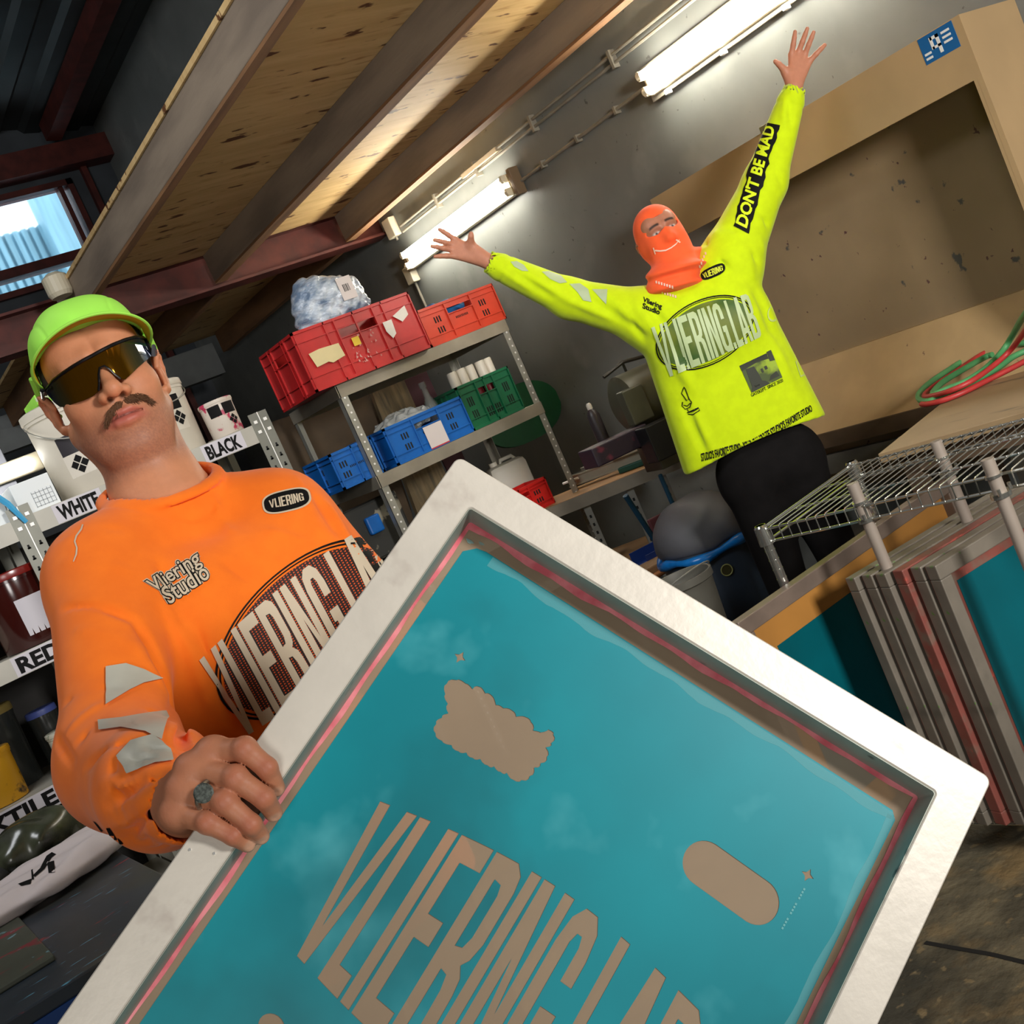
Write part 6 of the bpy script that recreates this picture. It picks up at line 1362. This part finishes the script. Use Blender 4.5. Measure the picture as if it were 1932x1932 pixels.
b = MB(WRk@rz(.6), sb+V3(0, 0, .175)); b.box(-.045, .022, -.011, .011, .018, .042, .006); b.box(-.014, .016, -.010, .010, 0, .024, .004); b.box(-.034, -.026, -.006, .006, -.02, .02, .002); b.build('trigger_head', mat('white_cap_plastic', (224, 216, 200)), spb, 40)
# ================================================================== LEFT: PAINT RACK, TABLE
LY = 3.6; LX0, LX1 = float(at(40, 976, 'y', LY)[0]), float(at(493, 800, 'y', LY)[0]); LZs = [1.70, 1.335, .95, .5]; LX00 = LX0-.84
m_lip = mat('pale_shelf_lip', (176, 172, 160), .45, metal=.1, var=.06)
m_post = mat('grey_slotted_steel', (122, 122, 112), .45, metal=.3, var=.08)
t = thing('paint_rack', 'slotted steel rack of ink pots with capital letter labels at the left', 'shelf', (LX0, LY, 0))
for x in (LX00, LX0, LX1):
    for y, s in ((LY-.004, 1), (LY+.45, -1)):
        b = MB(); b.box(x-.034, x-.002, y, y+s*.002, 0, 1.735); b.box(x+.002, x+.034, y, y+s*.002, 0, 1.735); b.box(x-.002, x+.002, y-.001*s, y+s*.03, 0, 1.735); b.cm = 1; z = .1; k = 0
        while z < 1.62:
            for sx in (-1, 1): b.box(x+sx*.018-.003, x+sx*.018+.003, y-s*.0012, y, z, z+.013); b.box(x+sx*.018-.005, x+sx*.018+.005, y-s*.0012, y, z, z+.005)
            z += .035
        b.cm = 2; b.box(x-.0016, x+.0016, y-s*.003, y-s*.001, 0, 1.735)
        for z in (1.665, 1.70):
            for sx in (-1, 1): b.box(x+sx*.018-.006, x+sx*.018+.006, y-s*.003, y, z, z+.010)
        b.build('upright', None, t, mats=[m_post, m_slot, m_stud])
for z in LZs:
    for xa, xb in ((LX00, LX0), (LX0, LX1)):
        b = MB(); b.box(xa+.004, xb-.004, LY, LY+.45, z-.01, z); b.box(xa+.034, xb-.034, LY-.003, LY+.003, z-.062, z); b.build('shelf_board', m_lip, t)
m_lab = mat('label_white', (205, 200, 206), .5)
def shelf_label(txt, pxl, pxr, z, txtx=None):
    xa, xb = float(at(*pxl, 'y', LY)[0]), float(at(*pxr, 'y', LY)[0])
    MB().box(xa-.012, xb+.014, LY-.0042, LY-.003, z-.060, z-.002).build('shelf_label', m_lab, t)
    V, F = text2d(txt, None, .04, (0, 1, 0, 1)); W = np.c_[xa+V[:, 0]*(xb-xa), np.full(len(V), LY-.0049), z-.055+V[:, 1]*.047]; mesh_obj('label_lettering', W, F, m_black, t)
shelf_label('WHITE', (103, 955), (178, 925), LZs[0]); shelf_label('BLACK', (384, 845), (446, 818), LZs[0]); shelf_label('RED', (27, 1245), (108, 1210), LZs[1]); 
xe = float(at(96, 1480, 'y', LY)[0]); V, F = text2d('TEXTILE', None, .04, (0, 1, 0, 1)); wt = .285; MB().box(xe-wt-.012, xe+.03, LY-.0042, LY-.003, LZs[2]-.060, LZs[2]-.002).build('shelf_label', m_lab, t); mesh_obj('label_lettering', np.c_[xe-wt+V[:, 0]*wt, np.full(len(V), LY-.0049), LZs[2]-.055+V[:, 1]*.047], F, m_black, t)
m_pot = mat('off_white_tub', (208, 200, 184), .4, var=.04); m_dkp = mat('dark_label_patch', (44, 40, 44), .5)
def pot(name, label, x, y, z, r, h, m, lid=True, group=None, cat='bucket', label_faces=(), diamonds=False, handle=False, lipm=None, taper=.93):
    c = V3(x, y, z); t = thing(name, label, cat, c, group)
    MB().lathe(c, [(r*taper, .001), (r*taper+.002, .004), (r, h*.86), (r*1.03, h*.862), (r*1.03, h*.9)], 36).build('tub', m, t, 40)
    if lid: MB().lathe(c, [(r*1.05, h*.9), (r*1.06, h*.91), (r*1.05, h*.985), (r*.98, h), (r*.2, h*.985)], 36).build('lid', lipm or m, t, 40)
    def curved(a0, a1, z0, z1, mm, nm, off=.0015):
        n = 10; V = []; 
        for k in range(n+1):
            a = a0+(a1-a0)*k/n
            for zz in (z0, z1): rr2 = r*(taper+(1-taper)*zz/.86)+off; V.append(c+V3(rr2*math.cos(a), rr2*math.sin(a), zz*h))
        mesh_obj(nm, V, [(2*k, 2*k+2, 2*k+3, 2*k+1) for k in range(n)], mm, t, True)
    for (a0, a1, z0, z1, mm) in label_faces: curved(math.radians(a0), math.radians(a1), z0, z1, mm, 'label_patch')
    if diamonds:
        a_c, zc_, s = math.radians(diamonds[0]), diamonds[1], diamonds[2]
        for da, dz in ((0, 1), (-1, 0), (1, 0), (0, -1)):
            V = []
            for (ea, ez) in ((0, 1), (1, 0), (0, -1), (-1, 0)):
                a = a_c+(da+ea*.86)*s/r; zz = zc_+(dz+ez*.86)*s/h; rr2 = r*(taper+(1-taper)*zz/.86)+.0024; V.append(c+V3(rr2*math.cos(a), rr2*math.sin(a), zz*h))
            mesh_obj('diamond_mark', V, [(0, 1, 2, 3)], m_black, t)
    if handle: b = MB(); b.tube([c+V3(r*1.06*math.cos(a), r*1.06*math.sin(a), h*.88-handle*math.sin(a-PI)*1.0) for a in np.linspace(PI, 2*PI, 16)], .0022, 6); b.build('wire_handle', m_zinc, t, 40)
    return t
z0 = LZs[0]+.001
pot('bucket', 'tall white bucket above the WHITE shelf label, behind the ear with the shades', .955, LY+.16, z0, .135, .30, m_pot, label_faces=((225, 262, .42, .62, m_dkp), (224, 263, .18, .42, mat('pale_label', (214, 206, 192), .5))), diamonds=(243, .30, .0165), handle=.10)
sl = thing('box_lid', 'box with green and grey stripes on top of the tall white bucket', 'box', V3(.98, LY+.1, z0+.30)); b = MB(); b.box(.86, 1.08, LY+.05, LY+.25, z0+.302, z0+.335, .003); b.build('box_body', m_cap, sl); b = MB(); b.box(.859, 1.081, LY+.049, LY+.05, z0+.312, z0+.324); b.build('grey_stripe', m_gr2, sl)
pot('bucket', 'white bucket with four black diamonds, right of the face', 1.215, LY+.13, z0, .105, .245, m_pot, label_faces=((236, 300, .58, .78, m_black), (236, 300, .30, .58, m_pot)), diamonds=(286, .46, .014), handle=.05, group=None)
pot('paint_pot', 'small pot splashed with pink ink above the BLACK shelf label', 1.385, LY+.07, z0, .056, .125, speckle(mat('pink_splashed_pot', (212, 200, 186), .45), [(26, .56, .62, (186, 50, 86), (1, 1, 1))]), cat='pot', label_faces=((215, 258, .55, .85, m_black), (268, 318, .55, .85, m_black)), diamonds=(292, .36, .010))
# papers, foil and tape on the left bay
b = MB(); b.box(LX0-.30, LX0-.02, LY+.04, LY+.30, z0, z0+.09, .002); pl = b.build('paper_stack', mat('bright_paper', (236, 240, 240), .6)); tag(pl, 'stack of bright white sheets left of the tall bucket', 'paper stack')
b = MB(); b.box(LX0+.01, LX0+.13, LY+.03, LY+.2, z0, z0+.10, .002); gp = b.build('grid_paper', mat('bright_paper', (236, 240, 240))); tag(gp, 'white gridded box between the rack upright and the tall bucket', 'box')
b = MB(); 
for i in range(6): b.box(LX0+.06+i*.012, LX0+.0612+i*.012, LY+.029, LY+.03, z0+.01, z0+.06)
for i in range(4): b.box(LX0+.06, LX0+.12, LY+.029, LY+.03, z0+.012+i*.014, z0+.0132+i*.014)
b.build('grid_lines', mat('grid_grey', (130, 136, 140), .6), gp)
b = MB(); b.tube([V3(LX0-.12, LY-.01, z0+.20), V3(LX0-.06, LY-.012, z0+.12), V3(LX0-.02, LY-.014, z0+.05), V3(LX0+.005, LY-.012, z0-.02)], [.008, .009, .010, .007], 6); tag(b.build('blue_strap', mat('light_blue_strap', (70, 170, 220), .5, var=.1), None, 40), 'light blue strap draped over the rack upright', 'strap')
b = MB(); b.box(LX0-.5, LX0+.10, LY+.34, LY+.37, z0, z0+.34, .003); pf = b.build('grey_foil_sheet', mat('foil_grey', (96, 98, 104), .25, metal=.6, var=.2, scale=4)); tag(pf, 'shiny dark grey sheet standing behind the white sheets', 'sheet')
lampl = thing('strip_lamp', 'short glowing lamp behind the green cap at the left edge', 'lamp', V3(.45, LY+.28, z0+.2)); pL = at(5, 893, 'y', LY+.28); pR = at(58, 866, 'y', LY+.28)
MB().cyl(pL-V3(.35, 0, 0), V3(pR[0], pR[1], pL[2]), .016, n=14).build('lamp_tube', mat('lit_tube_soft', (255, 255, 255), .4, emit=(255, 252, 244), estr=9), lampl, 30); MB().box(pL[0]-.37, pR[0]+.03, LY+.285, LY+.31, pL[2]-.03, pL[2]+.03, .004).build('housing', m_cream, lampl)
# second shelf
z1_ = LZs[1]+.001
m_amber = mat('dark_red_ink_pot', (58, 16, 12), .15, spec=.9)
pot('ink_jar', 'dark red glossy ink pot with a white label on the RED shelf', .575, LY+.12, z1_, .105, .235, m_amber, cat='jar', label_faces=((252, 305, .14, .62, m_lab),), lipm=mat('red_lid', (130, 30, 24), .25, spec=.9))
b = MB()
for k, (ww) in enumerate((.05, .09, .03, .06, .07)): b.box(.60, .60+ww*.9, LY-.002+.018, LY-.0015+.018, z1_+.115-k*.017, z1_+.118-k*.017)
pot('tub', 'white tub with a screw lid at the left edge above the dark ink pot', .36, LY+.20, z1_+.0, .09, .30, m_pot, cat='tub')
bottle('small bottle behind the rack upright on the RED shelf', V3(.80, LY+.25, z1_), .03, .16, mat('mustard_bottle', (150, 140, 60), .4), bw, None)
for i, (x, r, h, m, lb) in enumerate(((1.0, .09, .2, m_pot, 'white tub on the RED shelf behind the orange shoulder'), (1.22, .09, .18, m_pot, 'white tub on the RED shelf, rightmost'))): pot('tub', lb, x, LY+.15, z1_, r, h, m, cat='tub')
# third shelf
z2_ = LZs[2]+.001
m_gs = speckle(mat('green_splashed_tub', (210, 206, 186), .45), [(20, .54, .60, (44, 96, 56), (1, 1, 1)), (14, .60, .66, (98, 130, 52), (1, 1, 1))])
pot('ink_jar', 'lower white tub of a stack on the TEXTILE shelf', .70, LY+.13, z2_, .080, .115, m_pot, cat='tub', group='stacked tubs on the textile shelf', taper=.97)
pot('ink_jar', 'upper tub of the stack, splashed with green, below the RED label', .69, LY+.13, z2_+.116, .082, .165, m_gs, cat='tub', group='stacked tubs on the textile shelf', label_faces=((245, 300, .22, .70, m_lab),), taper=.96)
pot('ink_jar', 'square-shouldered tub smeared with green and cream beside the yellow pot', .535, LY+.09, z2_, .068, .125, m_gs, cat='tub', taper=.97)
pot('ink_jar', 'blue-lidded small tub on the smeared tub', .50, LY+.2, z2_, .045, .20, mat('dark_jar', (40, 42, 40), .2), cat='tub', lipm=mat('blue_lid', (70, 84, 150), .4))
pot('ink_jar', 'yellow pot at the far left edge of the TEXTILE shelf', .30, LY+.1, z2_, .066, .16, speckle(mat('yellow_pot', (206, 150, 24), .4), [(14, .6, .65, (60, 40, 20), (1, 1, 1))]), cat='pot')
pot('ink_jar', 'dark tin leaning at the left edge under the RED shelf', .37, LY+.27, z2_+.001, .07, .26, mat('dark_jar', (40, 42, 40)), cat='tin', lipm=mat('olive_lid', (120, 104, 56), .4))
# rack contents lower and the dark back board of the rack
b = MB(); b.box(LX00, LX1, LY+.47, LY+.49, 0, 1.64); tag(b.build('rack_back_board', mat('dark_back_board', (34, 32, 30), .8)), 'dark board closing the back of the paint rack', 'board')
# printing table with a T-shirt
TL_ = .80; m_pt = speckle(mat('blue_black_table', (44, 52, 60), .35, var=.15, scale=3), [(26, .66, .70, (90, 150, 176), (.5, 3, 1)), (12, .66, .69, (140, 44, 50), (.6, 2, 1)), (3, .5, .7, (58, 56, 44), (1, 1, 1))])
q0 = at(153, 1838, 'z', TL_); q1 = at(268, 1655, 'z', TL_); yN, yF, xR = float(q0[1]), 3.25, float(q1[0])+.03
tp = thing('printing_table', 'paint-flecked blue-black table below the ink rack at the lower left', 'table', V3(-.2, 2.7, 0))
b = MB(); b.box(-.9, xR, yN, yF, TL_-.03, TL_, .004); b.build('table_top', m_pt, tp); b = MB(); b.box(-.9, xR, yN-.002, yN+.01, TL_-.075, TL_-.03); b.build('edge_rail', mat('blue_rail_paint', (20, 60, 120), .4, var=.1), tp)
for x in (-.85, xR-.06):
    for y in (yN+.03, yF-.08): MB().box(x, x+.05, y, y+.05, 0, TL_-.03).build('table_leg', m_post, tp)
pp = at(0, 1745, 'z', TL_+.012); b = MB(); b.box(-.6, float(at(72, 1770, 'z', TL_+.01)[0]), float(at(60, 1840, 'z', TL_)[1]), float(at(20, 1722, 'z', TL_)[1]), TL_+.0005, TL_+.012, .003); bo = tag(b.build('platen_board', speckle(mat('grey_green_platen', (70, 74, 62), .5, var=.1), [(11, .60, .66, (128, 40, 48), (1, 1.6, 1)), (26, .66, .70, (110, 150, 160), (1, 1, 1))])), 'thin spattered board lying on the blue-black table', 'board')
ts0 = at(72, 1662, 'z', TL_+.036); tsd = nrm(at(150, 1612, 'z', TL_+.02)-at(10, 1700, 'z', TL_+.02)); tsn = V3(-tsd[1], tsd[0], 0); RS = np.stack([tsd, tsn, BZ], 1)
tsh = thing('folded_shirt', 'folded white T-shirt with a black print on the blue-black table', 'shirt', V3(ts0[0], ts0[1], TL_))
def tsf(W): q = (W-ts0)@RS; d = d_ell(q, (0, 0, 0), (.27, .135, .036)); d = smin(d, d_ell(q, (.10, .0, .014), (.16, .11, .030)), .02); return d-.005*np.sin(q[:, 0]*26+3*np.sin(q[:, 1]*30))-.002*np.sin(q[:, 1]*90+q[:, 0]*30)
o = sdf_obj('shirt_cloth', tsf, ts0-V3(.32, .32, .06), ts0+V3(.32, .32, .08), .006, mat('white_cotton', (214, 202, 200), .8, var=.03), tsh); tsb = bvh_of([o])
for lp in ([(88, 1615), (98, 1608), (106, 1612), (98, 1618), (84, 1640), (66, 1655), (62, 1652), (76, 1638)], [(89, 1628), (102, 1624), (104, 1646), (92, 1648)], [(60, 1658), (58, 1668), (40, 1672), (34, 1668)], [(62, 1640), (64, 1660), (60, 1660), (59, 1642)]): project_art('shirt_print', px_art([lp], 8), FULL, tsb, m_black, o, .0015, 8)
mdk = mat('smoky_film_bag', (70, 74, 56), .25, col2=(34, 34, 26), scale=12, spec=.8)
lump('film_bag', 'smoky dark plastic bag behind the folded T-shirt', 'bag', V3(*(dep(60, 1575, 3.0)[:2]), TL_+.075), (.13, .09, .075), RS, mdk, .008, 50, .008)
lump('dark_cloth', 'dark cloth bundle at the left edge behind the T-shirt', 'cloth', V3(*(dep(-60, 1650, 2.9)[:2]), TL_+.05), (.14, .09, .05), RS, mat('dark_cloth', (44, 44, 42), .8), .006, 40, .008)
pot('tape_roll', 'small dark spool on the table near the cuff', float(at(160, 1612, 'z', TL_)[0])-.03, float(at(160, 1612, 'z', TL_)[1])-.12, TL_+.001, .03, .07, m_blk, cat='spool')
